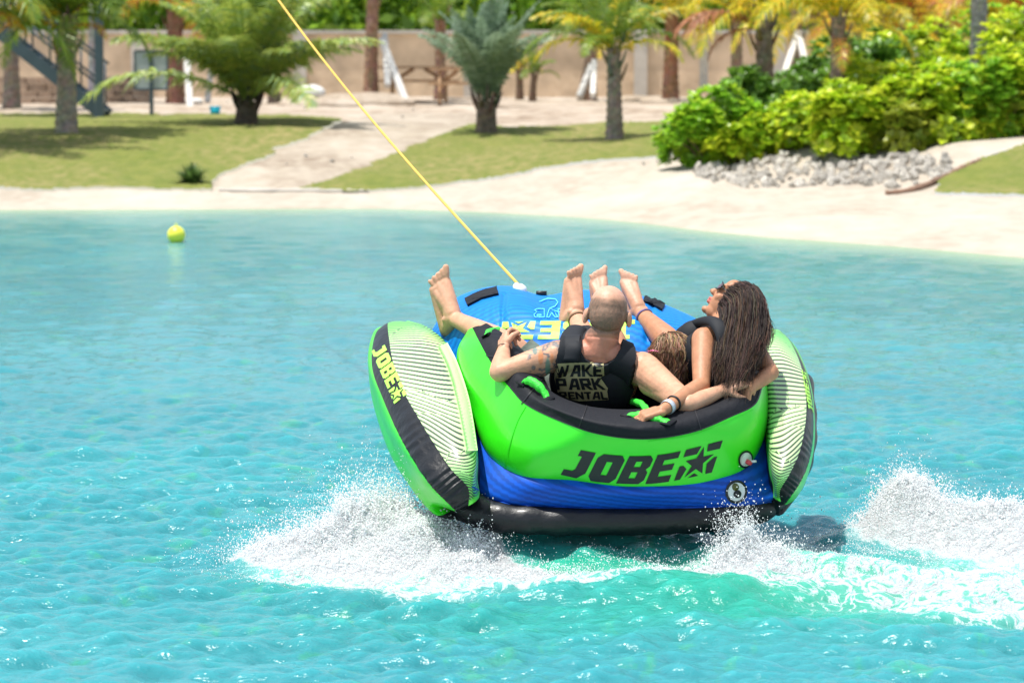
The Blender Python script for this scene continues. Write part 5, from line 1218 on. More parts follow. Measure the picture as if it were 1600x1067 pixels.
LEAFG = [(.12, .22, .02), (.16, .27, .025), (.24, .32, .03)]; LEAFY = [(.62, .54, .02), (.75, .60, .03), (.48, .50, .03), (.78, .52, .03)]; LEAFO = [(.55, .22, .03), (.62, .30, .04), (.45, .16, .05)]; LEAFGR = [(.17, .25, .15), (.22, .31, .20), (.28, .37, .25)]; DEAD = [(.42, .17, .08), (.50, .24, .12), (.34, .14, .07)]
def frond_mesh(name, L, arch, droop, cols, nl=44, lw=.042, ll=.46, seedv=0):
    """a feather frond growing along +X from the origin: rachis with leaflets either side"""
    r = random.Random(seedv); v = []; f = []; c = []
    n = 18; P = []
    ang = arch; x = z_ = 0.0
    for i in range(n): P.append(Vector((x, 0, z_))); x += L / n * math.cos(ang); z_ += L / n * math.sin(ang); ang -= droop / n * (.5 + 1.2 * i / n)
    vv, ff = tube(P, [.020 * (1 - .85 * i / n) + .003 for i in range(n)], 4, False); rc = tuple(min(1, a * 1.15) for a in cols[0])
    v += vv; f += ff; c += [rc] * len(vv)
    for k in range(nl):
        t = .10 + .90 * k / (nl - 1); q = t * (n - 1); i = min(int(q), n - 2); p = P[i].lerp(P[i + 1], q - i); tg = (P[i + 1] - P[i]).normalized(); up = Vector((-tg.z, 0, tg.x))
        ln = ll * math.sin(math.pi * min(1, .18 + t * .80)) ** .7 * r.uniform(.85, 1.1)
        for s in (-1, 1):
            d = (tg * r.uniform(.45, .75) + Vector((0, s, 0)) * r.uniform(.8, 1.0) + up * r.uniform(.0, .5)).normalized(); w = tg * lw * r.uniform(.7, 1.1)
            a = p; b = p + d * ln * .5; e = p + d * ln + Vector((0, 0, -1)) * ln * r.uniform(.25, .65); b2 = b + Vector((0, 0, -1)) * ln * .06; col_ = r.choice(cols); k0 = len(v)
            v += [a - w * .3, a + w * .3, b2 + w * .5, b2 - w * .5, e]; f += [(k0, k0 + 1, k0 + 2, k0 + 3), (k0 + 3, k0 + 2, k0 + 4)]; c += [col_] * 5
    me = mesh_data(name, np.array([tuple(a) for a in v]), f, False, np.array(c)); me.materials.append(M_LEAF); return me
FM = {}
CT = ((1.3, .9), (1.0, 1.6), (.6, 1.9), (.1, 1.7)); DT = ((1.4, .5), (1.15, .9), (.85, 1.2), (.5, 1.4))
def fronds(kind, cols, L, n=4, tiers=CT, **k):
    FM[kind] = [[frond_mesh('frond_' + kind, L * random.uniform(.85, 1.1), el, dr, cols, seedv=random.randint(0, 9999), **k) for _ in range(n)] for el, dr in tiers]
fronds('coco_yellow', LEAFY + LEAFG[2:], 2.1); fronds('coco_orange', LEAFO + LEAFY[1:3], 2.0); fronds('coco_green', LEAFG + [(.22, .30, .03)], 2.2); fronds('date_grey', LEAFGR, 1.9, tiers=((1.45, .3), (1.3, .6), (1.1, .9), (.9, 1.2)), nl=54, lw=.036, ll=.34); fronds('date_green', [(.28, .40, .07), (.36, .44, .08), (.44, .48, .10), (.25, .36, .15)], 2.45, tiers=DT, nl=56, lw=.04, ll=.42); fronds('dead', DEAD, 1.9, lw=.04, ll=.42)
def palm(px, py, h, r0, r1, kind, n, lean=(0, 0), label='', scale=1.0, bark=(.27, .22, .17), boots=0, low=.1, extra=(), spread=1.0, Y=None, drop=0):
    g = ground(px, py) if Y is None else Vector(((px - 800) / FP * Y, Y, gz((px - 800) / FP * Y, Y)))
    t = empty('palm_tree', g, label, 'palm tree', 'palm trees along the shore')
    top = g + Vector((lean[0], lean[1], h)); P = []; Rr = []; m = 26; v = []; f = []
    for i in range(m):
        q = i / (m - 1); c0 = g + Vector((lean[0] * q * q, lean[1] * q * q, h * q - .05)); P.append(c0); Rr.append((r0 * (1 - q) ** 1.6 * .35 + r0 * .72) * (1 - q) + r1 * q + (.012 if i % 2 else -.006))
    mb = MB(); vv, ff = tube(P, Rr, 12); cc = [tuple(b * (.85 + .3 * random.random()) for b in bark) for _ in vv]; mb.add(vv, ff, cc)
    mb.obj('trunk', M_BARK, t)
    if boots:
        mb = MB()
        for k in range(boots):
            a = k * 2.4; hh = h * (1 - .42 * k / boots); d = Vector((math.cos(a), math.sin(a), 0)); p = g + Vector((lean[0], lean[1], 0)) * (hh / h) ** 2 + Vector((0, 0, hh)) + d * r1 * .9
            mb.tube([p, p + d * .07 + Vector((0, 0, .12)), p + d * .13 + Vector((0, 0, .28))], [.035, .025, .012], 5, col=tuple(b * random.uniform(.5, 1.1) for b in bark))
        mb.obj('leaf_bases', M_BARK, t)
    for k in range(n):
        tier = 0 if k < n * .25 else 1 if k < n * .6 else 2 if k < n * (.6 + .4 * (1 - low)) else 3
        me = random.choice(FM[kind][tier]); az = k * 2.399 + random.uniform(-.2, .2)
        put_frond(me, t, top + Vector((0, 0, -.03 * k / n * 3)), az, scale * random.uniform(.85, 1.1), random.uniform(-.12, .12))
    for kd, tier, az, sc in extra: put_frond(random.choice(FM[kd][tier]), t, top - Vector((0, 0, .38 if kd in ('dead', 'coco_orange') else .16)), az, sc, 0, drop)
    return t
def put_frond(me, t, p, az, sc, roll=0, drop=0):
    o = bpy.data.objects.new('frond', me); COL.objects.link(o); o.parent = t; o.location = p - ORG[t.name]; o.rotation_euler = (roll, drop, az); o.scale = (sc, sc, sc)
# big foreground-shore palms
palm(105, 210, 2.02, .19, .15, 'coco_green', 24, (.05, 0), 'tall palm with thick grey trunk at the left, beside the steel stair', 1.0, (.30, .25, .20), 10, .35, extra=[('coco_yellow', 2, 3.5, .85), ('coco_yellow', 2, 3.0, .8), ('coco_orange', 2, 5.6, .55), ('coco_yellow', 2, 2.6, .8), ('coco_orange', 2, 3.3, .7), ('coco_yellow', 1, 2.2, .9), ('coco_yellow', 1, .3, .8)])
palm(385, 198, .5, .22, .20, 'date_green', 54, (.05, 0), 'broad green date palm with short dark trunk on the left lawn', 1.25, (.10, .08, .06), 14, .15)
palm(760, 211, .62, .20, .17, 'date_grey', 46, (.0, 0), 'grey-green date palm with short stout trunk beside the sand path', .98, (.15, .12, .09), 12, .0)
palm(960, 221, 1.55, .15, .11, 'coco_green', 10, (-.02, 0), 'small coconut palm with arching yellow fronds, alone on the middle lawn', .72, (.24, .21, .18), 9, .0, extra=[('coco_yellow', 1, 3.3, .9), ('coco_yellow', 1, 2.8, .82), ('coco_yellow', 1, .15, .9), ('coco_yellow', 2, -.35, .8), ('coco_yellow', 1, 3.9, .8), ('coco_yellow', 2, 3.0, .75)])
palm(1195, 205, 1.85, .16, .13, 'coco_yellow', 13, (-.05, 0), 'palm with hanging rust-orange dead frond at the left end of the shrubs', .85, (.22, .17, .13), 10, .3, extra=[('dead', 2, 3.2, .95), ('dead', 2, 2.9, .8), ('dead', 2, 3.6, .85), ('dead', 3, 3.0, .6), ('coco_orange', 2, 2.8, .7)], Y=55)
palm(1308, 235, 1.75, .14, .11, 'coco_yellow', 14, (0, 0), 'slim palm with yellow crown standing among the front shrubs', .82, (.27, .20, .15), 9, .2, extra=[('coco_orange', 3, 4.7, .5), ('coco_yellow', 1, 3.3, .9)], Y=53)
palm(1355, 130, 1.75, .26, .22, 'coco_yellow', 16, (0, 0), 'thick-trunked palm with orange leaf stalks behind the shrubs', 1.0, (.18, .14, .11), 16, .5, extra=[('coco_orange', 2, .4, .8), ('coco_orange', 2, 3.6, .8)], Y=66)
palm(1412, 120, 1.85, .18, .15, 'coco_orange', 14, (0, 0), 'palm with orange fronds right of the thick-trunked palm', 1.0, (.20, .15, .12), 10, .3, Y=68)
palm(1470, 110, 1.75, .17, .13, 'coco_yellow', 14, (0, 0), 'palm with amber crown between the orange palm and the smooth grey trunk', 1.0, (.22, .17, .13), 8, .3, extra=[('coco_orange', 2, 2.2, .9)], Y=70)
palm(1526, 190, 3.6, .14, .125, 'coco_yellow', 14, (0.02, 0), 'tall smooth grey trunk rising out of the right-hand shrubs', 1.0, (.30, .29, .27), 0, .1, Y=54)
palm(1592, 130, 1.9, .17, .13, 'coco_orange', 14, (0, 0), 'palm with orange and green fronds at the right edge', 1.0, (.22, .17, .13), 8, .3, extra=[('coco_green', 1, 2.5, .9)], Y=62)
palm(1275, 135, 1.85, .15, .12, 'coco_yellow', 16, (0, 0), 'palm with drooping gold fronds between the propped palm and the slim yellow palm', 1.0, (.25, .19, .14), 8, .5, Y=70)
palm(1385, 128, 1.9, .16, .13, 'coco_orange', 15, (0, 0), 'amber-fronded palm close behind the thick-trunked palm, to its right', 1.0, (.20, .15, .11), 10, .5, Y=72)
palm(1150, 148, 2.0, .15, .12, 'coco_yellow', 15, (0, 0), 'gold-fronded palm by the wall behind the rust-orange dead frond', 1.05, (.26, .19, .14), 8, .5, Y=79)
palm(1446, 125, 1.7, .16, .14, 'coco_orange', 14, (0, 0), 'brown palm trunk with rust and orange fronds before the pale wall pillar', 1.0, (.22, .15, .11), 10, .45, Y=75)
palm(1560, 120, 1.6, .17, .14, 'coco_yellow', 15, (0, 0), 'yellow-crowned palm between the smooth grey trunk and the right edge', 1.0, (.22, .15, .11), 10, .45, Y=66)
palm(1242, 140, 2.0, .15, .12, 'coco_yellow', 13, (0, 0), 'palm propped by white timbers before the wall, right of the rust frond', 1.0, (.24, .19, .15), 6, .25, Y=74)
palm(1047, 152, 2.1, .19, .15, 'coco_yellow', 14, (.05, 0), 'reddish-brown palm trunk before the wall, right of the small coconut palm', 1.15, (.30, .16, .10), 8, .5, Y=80)
palm(918, 152, 1.6, .22, .13, 'coco_green', 10, (.2, 0), 'leaning brown palm trunk with a white prop, left of the small coconut palm', .8, (.26, .18, .13), 5, .2, Y=82)
palm(580, 150, 3.2, .17, .13, 'coco_green', 14, (.1, 0), 'tall brown palm trunk beside the picnic table, braced by white props', 1.0, (.30, .18, .12), 6, .2, Y=79)
palm(688, 140, 1.9, .15, .12, 'coco_green', 8, (0, 0), 'brown palm trunk half hidden behind the picnic table and the grey date palm', .8, (.28, .17, .12), 6, .2, Y=84)
palm(275, 160, 2.0, .20, .16, 'coco_orange', 12, (0, 0), 'brown palm trunk behind the grey notice board', .9, (.22, .12, .08), 8, .3, Y=76, extra=[('coco_green', 1, 0, 1), ('coco_green', 1, 3, 1)])
palm(150, 175, 3.0, .15, .13, 'coco_green', 12, (0, 0), 'grey palm trunk just behind the steel post', .9, (.24, .23, .23), 0, .2, Y=78)
palm(812, 157, .75, .10, .08, 'coco_yellow', 9, (0, 0), 'little young palm, left one of the low pair behind the grey date palm', .42, (.20, .13, .09), 4, .2, Y=83)
palm(832, 160, .65, .09, .07, 'coco_green', 9, (.05, 0), 'little young palm, right one of the low pair behind the grey date palm', .42, (.20, .13, .09), 4, .2, Y=81)
palm(430, 158, .8, .16, .12, 'coco_green', 10, (-.1, 0), 'short leaning palm behind the broad date palm', .7, (.20, .15, .11), 5, .4, Y=77)
palm(20, 165, 2.3, .18, .14, 'coco_green', 14, (0, 0), 'palm at the far left edge behind the stair', 1.0, (.22, .18, .14), 6, .4, Y=72, extra=[('coco_yellow', 1, .4, 1), ('coco_yellow', 1, 1.4, 1)])
palm(-95, 232, 2.3, .2, .16, 'coco_green', 22, (.2, 0), 'large palm standing just outside the left edge, its fronds reaching into the top left corner', 1.35, (.26, .21, .17), 8, .3, extra=[('coco_yellow', 2, .2, 1.1), ('coco_yellow', 2, -.3, 1.0), ('coco_orange', 2, .5, .9)])
# agave-like tuft on the water edge
def tuft(px, py, R_, n, cols, label):
    g = ground(px, py); v = []; f = []; c = []
    for k in range(n):
        az = random.uniform(0, 6.28); el = random.uniform(.2, 1.4); L = R_ * random.uniform(.7, 1.1); d = Vector((math.cos(az) * math.cos(el), math.sin(az) * math.cos(el), math.sin(el))); s = Vector((-math.sin(az), math.cos(az), 0)) * .022; k0 = len(v)
        v += [g - s, g + s, g + d * L * .55 + s, g + d * L * .55 - s, g + d * L - Vector((0, 0, L * .15))]; f += [(k0, k0 + 1, k0 + 2, k0 + 3), (k0 + 3, k0 + 2, k0 + 4)]; c += [random.choice(cols)] * 5
    obj('spiky_plant', np.array([tuple(a) for a in v]), f, M_SHRUB, None, False, np.array(c), org=g, label=label, cat='plant')
tuft(300, 290, .42, 170, [(.05, .10, .02), (.08, .15, .03), (.12, .20, .05)], 'dark spiky tuft at the lower edge of the left lawn')
# shrubs with broad leaves in rosettes
def shrub(px, Y, rx, ry, h, n, cols, label, z0=None, leaf=.095):
    X = (px - 800) / FP * Y; g = Vector((X, Y, gz(X, Y) if z0 is None else z0))
    t = empty('shrub', g, label, 'shrub', 'broad-leaved shrubs above the rocks')
    v = []; f = []; c = []; st = MB(); stems = []
    lumps = [(random.uniform(-.75, .75) * rx, random.uniform(-.75, .75) * ry, random.uniform(.12, .82) * h, random.uniform(.26, .5)) for _ in range(13)]
    nr = n // 7
    for k in range(nr):
        lx_, ly_, lz_, lr = random.choice(lumps); a = random.uniform(0, 6.28); e = math.asin(random.uniform(-.55, 1)); rad_ = random.uniform(.75, 1.08)
        p = g + Vector((lx_ + math.cos(a) * math.cos(e) * lr * rx * rad_ * 1.1, ly_ + math.sin(a) * math.cos(e) * lr * ry * rad_ * 1.1, max(.03, lz_ + math.sin(e) * lr * h * rad_)))
        out = (p - (g + Vector((lx_, ly_, lz_ * .6)))).normalized(); out = (out + Vector((0, 0, .6))).normalized(); a0 = Vector((0, 1, 0)).cross(out).normalized(); b0 = out.cross(a0); base_ = random.choice(cols)
        if k % 14 == 0: stems.append(p)
        for j in range(7):
            th = j * .9 + random.random(); d = (a0 * math.cos(th) + b0 * math.sin(th) + out * random.uniform(.25, .9)).normalized(); s = d.cross(out).normalized() * leaf * .42; L = leaf * random.uniform(1.1, 1.8); k0 = len(v)
            m_ = p + d * L * .55 + out * .008; v += [p, m_ + s, p + d * L, m_ - s]; f += [(k0, k0 + 1, k0 + 2, k0 + 3)]
            w_ = random.uniform(.75, 1.3); c += [tuple(q * w_ for q in base_)] * 4
    obj('leaves', np.array([tuple(a) for a in v]), f, M_SHRUB, t, False, np.array(c), kind='stuff')
    for p in stems[:14]:
        r_ = g + Vector(((p.x - g.x) * .25, (p.y - g.y) * .25, -.05)); st.tube([r_, r_.lerp(p, .5) + Vector((0, 0, .08)), p], [.018, .013, .006], 5, col=(.16, .11, .07))
    st.obj('stems', M_BARK, t)
G1 = [(.30, .48, .02), (.40, .56, .025), (.50, .62, .03), (.66, .72, .05)]; G2 = [(.22, .44, .03), (.30, .54, .035), (.42, .60, .04)]; G3 = [(.12, .26, .03), (.17, .33, .04)]; G4 = [(.34, .40, .04), (.42, .46, .05), (.26, .36, .03)]
SHR = [(1160, 51.4, .5, .4, .45, G1, 'low lime shrub overhanging the left end of the rocks'), (1320, 51.0, .5, .4, .45, G1, 'low lime shrub overhanging the middle of the rocks'), (1420, 50.7, .55, .4, .45, G2, 'low mid-green shrub spreading over the right end of the rocks'), (1490, 50.5, .55, .4, .5, G1, 'low yellow-green shrub against the grass bank'), (1560, 50.6, .6, .45, .6, G4, 'low olive shrub along the top of the grass bank'), (1395, 53.5, .7, .6, 1.0, G1, 'mid-height lime shrub behind the front row, left of the smooth grey trunk'), (1120, 51.6, .62, .5, .92, G2, 'bright green shrub over the left end of the rocks, with bare pale stems below'), (1180, 54.5, .6, .7, .80, G3, 'dark green shrub behind the leftmost bright one'),
       (1245, 53.5, .55, .6, .78, G3, 'dark shrub between the two palms with trunks among the bushes'), (1215, 51.6, .45, .5, .48, G1, 'low yellow-green shrub overhanging the rocks below the dark bushes'), (1285, 51.4, .50, .5, .62, G1, 'yellow-green shrub at the foot of the slim yellow palm'),
       (1345, 50.4, .55, .55, .80, G1, 'bright lime shrub above the middle of the rocks'), (1400, 50.2, .52, .55, .72, G4, 'olive-yellow fine-leaved shrub right of the lime one'), (1455, 50.4, .55, .55, .92, G1, 'rounded lime shrub left of the smooth grey trunk'),
       (1515, 50.6, .6, .55, 1.0, G2, 'mid-green shrub around the foot of the smooth grey trunk'), (1580, 50.8, .6, .6, 1.1, G1, 'tall bright shrub at the right edge above the grass bank'), (1350, 56.5, .8, .8, 1.25, G3, 'dark tall shrub behind the lime shrubs, under the thick-trunked palm'),
       (1440, 57.0, .8, .8, 1.5, G1, 'tall bright shrub behind the olive one, reaching up to the wall'), (1545, 57.5, .9, .8, 1.75, G2, 'tall green shrub behind the smooth grey trunk'), (1640, 53, .9, .8, 1.6, G1, 'large bright shrub just past the right edge'), (1285, 58, .7, .7, 1.0, G3, 'dark shrub in front of the propped palm')]
for px, Y, rx, ry, h, cl, lb in SHR: shrub(px, Y, rx * 1.15, ry, h * .95, 6500 if h > .8 else 4600, cl, lb)
# rocks
rk = []
for k in range(8):
    bm = bmesh.new(); bmesh.ops.create_icosphere(bm, subdivisions=2, radius=1); 
    for vtx in bm.verts:
        n_ = vtx.co.normalized(); d_ = .75 + .35 * float(snoise(np.array(n_.x * 1.7 + k * 9), np.array(n_.y * 1.7), np.array(n_.z * 1.7), seed=k)) + .12 * float(snoise(np.array(n_.x * 4 + k), np.array(n_.y * 4), np.array(n_.z * 4), seed=k + 40)); vtx.co = n_ * d_
    me = bpy.data.meshes.new('rock'); bm.to_mesh(me); bm.free(); me.materials.append(M_ROCK); rk.append(me)
def rock(p, s, label='grey-white limestone rock in the bank below the shrubs', group='limestone rocks banked below the shrubs'):
    o = bpy.data.objects.new('rock', random.choice(rk)); COL.objects.link(o); o.location = p; o.scale = (s * random.uniform(.8, 1.3), s * random.uniform(.8, 1.2), s * random.uniform(.6, .9)); o.rotation_euler = [random.uniform(0, 6.28) for _ in range(3)]
    tag(o, label, 'rock', group); return o
cnt = 0
for k in range(3000):
    px = random.uniform(1088, 1486); lo_ = 292 - 30 * max(0, (1130 - px) / 45) ** 2 * .6 if px < 1130 else (296 if px < 1400 else 300 - (px - 1400) * .25); hi_ = 246 + (1088 < px < 1110) * 12
    py = random.uniform(hi_, lo_)
    if py > lo_ - 2: continue
    g = ground(px, py)
    if any((g - q).length < .62 * (s_ + .04) for q, s_ in rock.__dict__.setdefault('l', [])[-220:]): continue
    s_ = random.uniform(.045, .105); rock.__dict__['l'].append((g, s_)); rock(g + Vector((0, 0, s_ * .25)), s_); cnt += 1
    if cnt > 290: break
print('rocks', cnt)
# brown root / edging that drops from the bank to the sand, and the pale pipe above it
def rope_on(pts, rad, name, m, label, cat, lift=.02):
    P = [ground(*p) + Vector((0, 0, lift)) for p in pts]; P = [Vector(p) for p in crspline(np.array([tuple(p) for p in P]), 60)]; v, f = tube(P, [rad * (1 + .35 * float(snoise(np.array(i * .35), np.array(1.0)))) for i in range(60)], 8); obj(name, np.array([tuple(p) for p in v]), f, m, None, org=P[0], label=label, cat=cat)
rope_on([(1385, 305), (1425, 300), (1465, 285), (1500, 268), (1530, 255)], .042, 'fallen_trunk', mat('red_brown_root', (.22, .13, .085), .9, noise=.3, nscale=9, bump=.8, bscale=12), 'red-brown root lying along the edge of the right-hand grass bank', 'root')
rope_on([(1538, 250), (1570, 240), (1640, 224)], .035, 'pipe', M_CAP, 'pale grey pipe along the top of the right-hand grass bank', 'pipe')
rope_on([(342, 299), (400, 300), (470, 300), (540, 301), (576, 301)], .03, 'path_edging', M_CAP, 'low pale stone edging where the sand path meets the beach', 'edging', .015)
# boundary wall
def wallbox(x0, x1, Y, h, th, name, m, parent=None, z0=1.0, **k): return MB().box((( x0 + x1) / 2, Y, z0 + h / 2), (x1 - x0, th, h)).obj(name, m, parent, False, **k)
YW = 87.0; WX0, WX1 = (-30, 27)
WL = empty('boundary_wall', (0, YW, 1.0), 'long sand-coloured boundary wall with pale capping behind the yard', 'wall')
blk = None; xs = WX0; bl_me = None
nb_ = 0
for i, y0 in enumerate(np.arange(0, 1.55, .31)):
    off_ = (i % 2) * .6
    for x0 in np.arange(WX0 + off_, WX1, 1.2):
        px_ = 800 + FP * x0 / YW
        if px_ < -60 or px_ > 1660: continue
        if bl_me is None:
            bb_ = MB().box((0, 0, 0), (1.192, .20, .302), bev=.006).obj('wall_block', M_WALL, WL, False); bl_me = bb_.data; bpy.data.objects.remove(bb_)
            M2 = M_WALL
        o = bpy.data.objects.new('wall_block', bl_me); COL.objects.link(o); o.parent = WL; o.location = (x0 + .6 - 0, random.uniform(-.004, .004), y0 + .155); nb_ += 1
print('blocks', nb_)
obj('wall_core', np.array([(WX0, YW - .085, .9), (WX1, YW - .085, .9), (WX1, YW + .1, .9), (WX0, YW + .1, .9), (WX0, YW - .085, 2.56), (WX1, YW - .085, 2.56), (WX1, YW + .1, 2.56), (WX0, YW + .1, 2.56)]), [(3, 2, 1, 0), (4, 5, 6, 7), (0, 1, 5, 4), (1, 2, 6, 5), (2, 3, 7, 6), (3, 0, 4, 7)], M_WALL, WL, False)
wallbox(WX0, WX1, YW, .09, .32, 'wall_cap', M_CAP, WL, 2.563)
for pxp in (218, 470, 735, 1000, 1215, 1430, 1600):
    X = (pxp - 800) / FP * YW; wallbox(X - .16, X + .16, YW - .02, 1.62, .34, 'wall_pillar', M_CAP, WL, .95)
# dark far trees beyond the wall
def foliage_mass(name, n, x0, x1, y0, y1, z0, z1, cols, leaf, label):
    X = rng.uniform(x0, x1, n); Y = rng.uniform(y0, y1, n); top = z1 * (.72 + .28 * fbm(X * .45, X * 0 + 3, oct=3, seed=91)); Z = z0 + (top - z0) * rng.random(n) ** .8
    C = np.stack([X, Y, Z], 1); d = rng.normal(size=(n, 3)); d /= np.linalg.norm(d, axis=1, keepdims=True); e = rng.normal(size=(n, 3)); e -= (e * d).sum(1, keepdims=True) * d; e /= np.linalg.norm(e, axis=1, keepdims=True); s = leaf * rng.uniform(.6, 1.3, (n, 1))
    V = np.stack([C - d * s, C + e * s * .45, C + d * s, C - e * s * .45], 1).reshape(-1, 3); F = (np.arange(n)[:, None] * 4 + np.arange(4)[None]); cc = np.array(cols)[rng.integers(0, len(cols), n)] * (1 + .35 * fbm(X * .6, Z * .9, oct=2, seed=93))[:, None] * rng.uniform(.8, 1.25, (n, 1))
    return obj(name, V, F, M_SHRUB, None, False, np.repeat(cc, 4, 0), org=(0, (y0 + y1) / 2, z0), label=label, cat='trees', kind='stuff')
foliage_mass('distant_foliage', 42000, -26, 26, 91, 97, 1.2, 7.0, [(.18, .34, .03), (.26, .44, .04), (.36, .52, .05), (.12, .24, .03)], .26, 'green tree canopy rising beyond the boundary wall')
# props of white timber against palms
def beams(segs, m, label, w_=.07):
    P0 = segs[0][0]; t = empty('timber_brace', P0, label, 'brace', 'white timber braces against palms')
    for a, b in segs: mb = MB(); d = (b - a); M3 = d.to_track_quat('Z', 'Y').to_matrix(); mb.box((a + b) / 2, (w_, w_, d.length), M3, bev=.006); mb.obj('beam', m, t, False)
def AT(px, py, Y): return at(px, py, Y)
beams([(AT(634, 160, 77.5), AT(596, 62, 79)), (AT(606, 135, 78), AT(601, 55, 79.2))], M_WPOST, 'pair of white timbers bracing the tall palm by the picnic table', .13)
beams([(AT(905, 152, 81), AT(928, 95, 82)), (AT(926, 150, 80), AT(929, 88, 82.2))], M_WPOST, 'white timbers bracing the leaning palm left of the coconut palm', .12)
beams([(AT(1099, 140, 80), AT(1101, 42, 80.1))], M_WPOST, 'single upright white timber by the wall, left of the rust frond', .16)
beams([(AT(1226, 118, 72), AT(1246, 55, 73.5)), (AT(1262, 112, 72), AT(1246, 52, 73.6))], M_WPOST, 'crossed white timbers bracing a palm behind the dark shrubs', .12)
beams([(AT(297, 172, 74), AT(291, 78, 75))], M_WPOST, 'upright white timber right of the notice board', .13)
beams([(AT(324, 160, 76), AT(330, 108, 76.2))], M_WPOST, 'short white timber by the blue bucket', .10)
beams([(AT(1375, 130, 64), AT(1376, 98, 64))], M_WPOST, 'short white stake standing in the shrubs', .07)
# picnic tables
def picnic(px, py, Y, label, sc=1.0):
    g = AT(px, py, Y); g.z = gz(g.x, g.y); t = empty('picnic_table', g, label, 'picnic table', 'wooden picnic tables in the sandy yard'); W = 1.75 * sc
    for i in range(5): MB().box(g + Vector((0, (i - 2) * .15, .76)), (W, .135, .045), bev=.005).obj('top_board', M_WOOD, t, False)
    for s in (-1, 1):
        for j in (0, 1): MB().box(g + Vector((0, s * (.62 + .14 * j), .46)), (W, .125, .045), bev=.005).obj('bench_board', M_WOOD, t, False)
        x = s * W * .34
        for q in (-1, 1):
            a, b = g + Vector((x, q * .66, 0)), g + Vector((x, q * .20, .735)); d = b - a; mb = MB(); mb.box((a + b) / 2, (.05, .11, d.length), d.to_track_quat('Z', 'X').to_matrix() @ Matrix.Rotation(R(90), 3, 'Z'), bev=.004); mb.obj('leg', M_WOOD, t, False)
        MB().box(g + Vector((x + .055, 0, .41)), (.045, 1.5, .10)).obj('cross_beam', M_WOOD, t, False)
        a, b = g + Vector((x, 0, .43)), g + Vector((x * .2, 0, .73)); d = b - a; mb = MB(); mb.box((a + b) / 2, (.05, .08, d.length), d.to_track_quat('Z', 'Y').to_matrix()); mb.obj('brace', M_WOOD, t, False)
picnic(655, 158, 79.5, 'brown wooden picnic table beside the braced palm'); picnic(722, 160, 77.0, 'second brown picnic table, half hidden by the grey date palm', .8)
# notice board seen from behind
g = ground(238, 183); nbd = empty('notice_board', g, 'grey notice board on a single post, seen from behind', 'sign')
zt = at(238, 80, g.y).z; zb = at(238, 140, g.y).z; sc_ = g.y / FP
MB().box((g.x, g.y, (g.z + zt) / 2), (6 * sc_, 6 * sc_, zt - g.z + .04), bev=.005).obj('post', M_STEEL, nbd, False)
for x0, x1 in ((213, 235), (241, 262)): X0, X1 = (x0 - 800) * sc_, (x1 - 800) * sc_; MB().box(((X0 + X1) / 2, g.y + .02, (zt + zb) / 2), (X1 - X0, .025, zt - zb)).obj('panel', M_BOARD, nbd, False)
for zz_ in (zt, zb): MB().box(((237.5 - 800) * sc_, g.y + .012, zz_), (52 * sc_, .05, .035)).obj('frame_rail', M_STEEL, nbd, False)
for x0 in (212, 263): MB().box(((x0 - 800) * sc_, g.y + .012, (zt + zb) / 2), (.03, .05, zt - zb - .036)).obj('frame_rail', M_STEEL, nbd, False)
# steel post and stair
g = ground(157, 186); pp = empty('steel_post', g, 'dark steel column rising out of the picture beside the stair', 'post')
MB().box((g.x, g.y, g.z + 2.2), (.15, .15, 4.4), bev=.01).obj('column', M_STEEL, pp, False); MB().box((g.x, g.y, g.z + .015), (.34, .34, .03)).obj('base_plate', M_STEEL, pp, False)
gs = ground(168, 186); gs = Vector((gs.x - .12, g.y + .5, gs.z)); sr = empty('steel_stair', gs, 'steel stair with handrails climbing up to the left behind the palm', 'stair')
tp = at(-40, 20, gs.y + .1)
for dy in (0, 1.0):
    a, b = gs + Vector((0, dy, .05)), Vector((tp.x, gs.y + dy, tp.z)); d = b - a; mb = MB(); mb.box((a + b) / 2, (.05, d.length, .22), d.to_track_quat('Y', 'Z').to_matrix(), bev=.005); mb.obj('stringer', M_STEEL, sr, False)
    for hh in (.5, .95): mb = MB(); mb.tube([a + Vector((0, 0, hh)), b + Vector((0, 0, hh))], .022, 8); mb.obj('handrail', M_STEEL, sr)
    for k in range(6): q = a.lerp(b, .03 + k * .19); mb = MB(); mb.tube([q, q + Vector((0, 0, .97))], .02, 8); mb.obj('baluster', M_STEEL, sr)
a, b = gs, Vector((tp.x, gs.y, tp.z)); ns = 12
for k in range(ns): q = a.lerp(b, (k + .6) / ns); MB().box(q + Vector((0, .5, .04)), (.26, .94, .035), bev=.004).obj('tread', M_STEEL, sr, False)
# low rubble walls, sack, bucket, litter
def rubble(px0, px1, Y, h, label):
    x0, x1 = (px0 - 800) / FP * Y, (px1 - 800) / FP * Y; zg = gz((x0 + x1) / 2, Y); t = empty('rubble_wall', ((x0 + x1) / 2, Y, zg), label, 'wall'); y_ = 0; k = 0
    while y_ < h:
        hh = random.uniform(.12, .17); x = x0
        while x < x1:
            w_ = random.uniform(.22, .45); MB().box((x + w_ / 2, Y + random.uniform(-.03, .03), zg + y_ + hh / 2), (w_ - .015, .3, hh - .012), bev=.02).obj('stone', M_STN, t, False); x += w_; k += 1
        y_ += hh
M_STN = mat('tan_field_stone', (.36, .26, .19), .9, .2, noise=.3, nscale=6, bump=.8, bscale=10, rnd=.3)
rubble(-60, 95, 76, .55, 'low tan rubble wall at the far left behind the stair'); rubble(165, 222, 79, .55, 'low tan rubble wall between the steel post and the notice board')
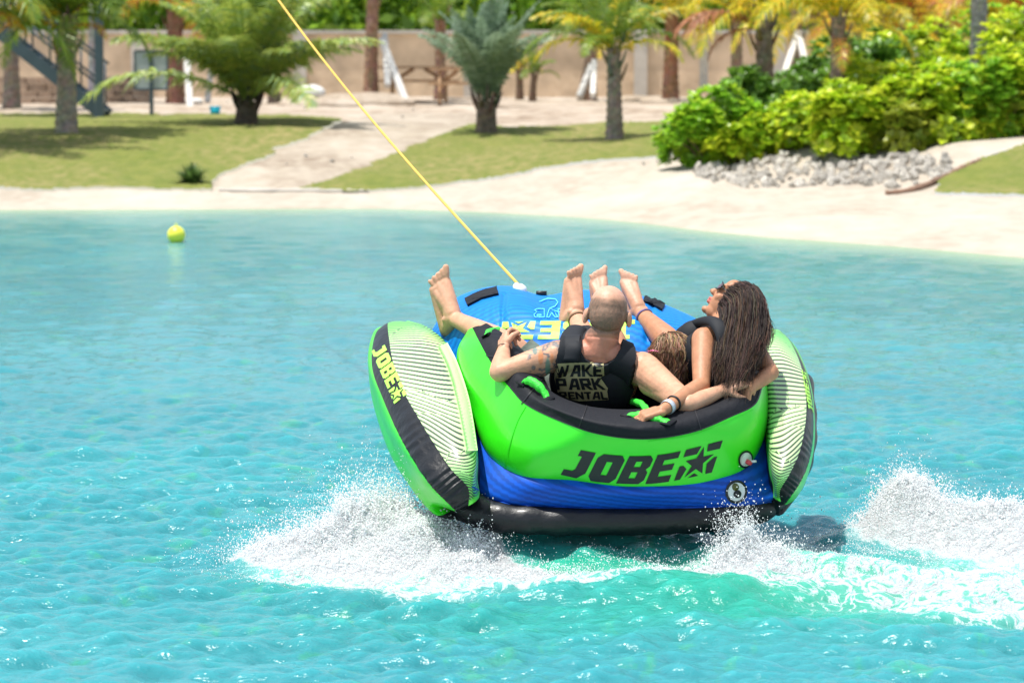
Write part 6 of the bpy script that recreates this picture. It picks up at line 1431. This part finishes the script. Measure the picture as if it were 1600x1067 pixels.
g = ground(337, 181); mb = MB(); bucket = empty('bucket', g, 'bright blue bucket on the sand between the notice board and the broad date palm', 'bucket'); v, f = tube([g, g + Vector((0, 0, .16))], [.085, .105], 16); obj('body', np.array([tuple(a) for a in v]), f, M_BLUEP, bucket); ringon(g + Vector((0, 0, .165)), (0, 0, 1), .106, .009, 'rim', M_BLUEP, bucket)
def sack(px, py, s, Y, label):
    g = at(px, py, Y); g.z = gz(g.x, g.y); v, f = ball(g + Vector((0, 0, s * .45)), (s, s * .7, s * .55), 20); v = np.array([tuple(a) for a in v]); v += (.12 * s * fbm(v[:, 0] * 6, v[:, 1] * 6, v[:, 2] * 6, 3, 14))[:, None]; obj('sack', v, f, M_BAG, None, org=g, label=label, cat='sack')
sack(482, 152, .38, 80, 'lumpy white sack on the sand behind the date palm'); sack(308, 165, .14, 78, 'small white bundle by the short white timber')
for px, py, s in ((500, 165, .5), (560, 162, .7), (790, 168, .35), (1000, 158, .35), (1030, 160, .25)):
    g = ground(px, py); v, f = ball(g, (s * 1.8, s, s * .32), 24); v = np.array([tuple(a) for a in v]); v[:, 2] += .05 * fbm(v[:, 0] * 3, v[:, 1] * 3, oct=3, seed=17)
    obj('sand_heap', v, f, M_YARD, None, org=g, kind='structure')
for k in range(16):
    px, py = random.choice([(random.uniform(330, 1080), random.uniform(158, 188)), (random.uniform(1000, 1090), random.uniform(240, 268)), (random.uniform(395, 560), random.uniform(190, 262))]); rock(ground(px, py) + Vector((0, 0, .01)), random.uniform(.02, .05), 'small loose stone lying on the pale sand', 'loose stones on the sand')
# buoy
bp_ = at(275, 365, 1); Yb = CZ * FP / (377 - HZ); b0_ = Vector(((275 - 800) / FP * Yb, Yb, 0)); by = empty('buoy', b0_, 'small round yellow buoy floating on the lagoon', 'buoy')
v, f = ball(b0_ + Vector((0, 0, .075)), (.104, .104, .104), 28); obj('float', np.array([tuple(a) for a in v]), f, M_BALL, by)
ringon(b0_ + Vector((0, 0, .188)), (0, 1, 0), .014, .005, 'eye', M_BALL, by)
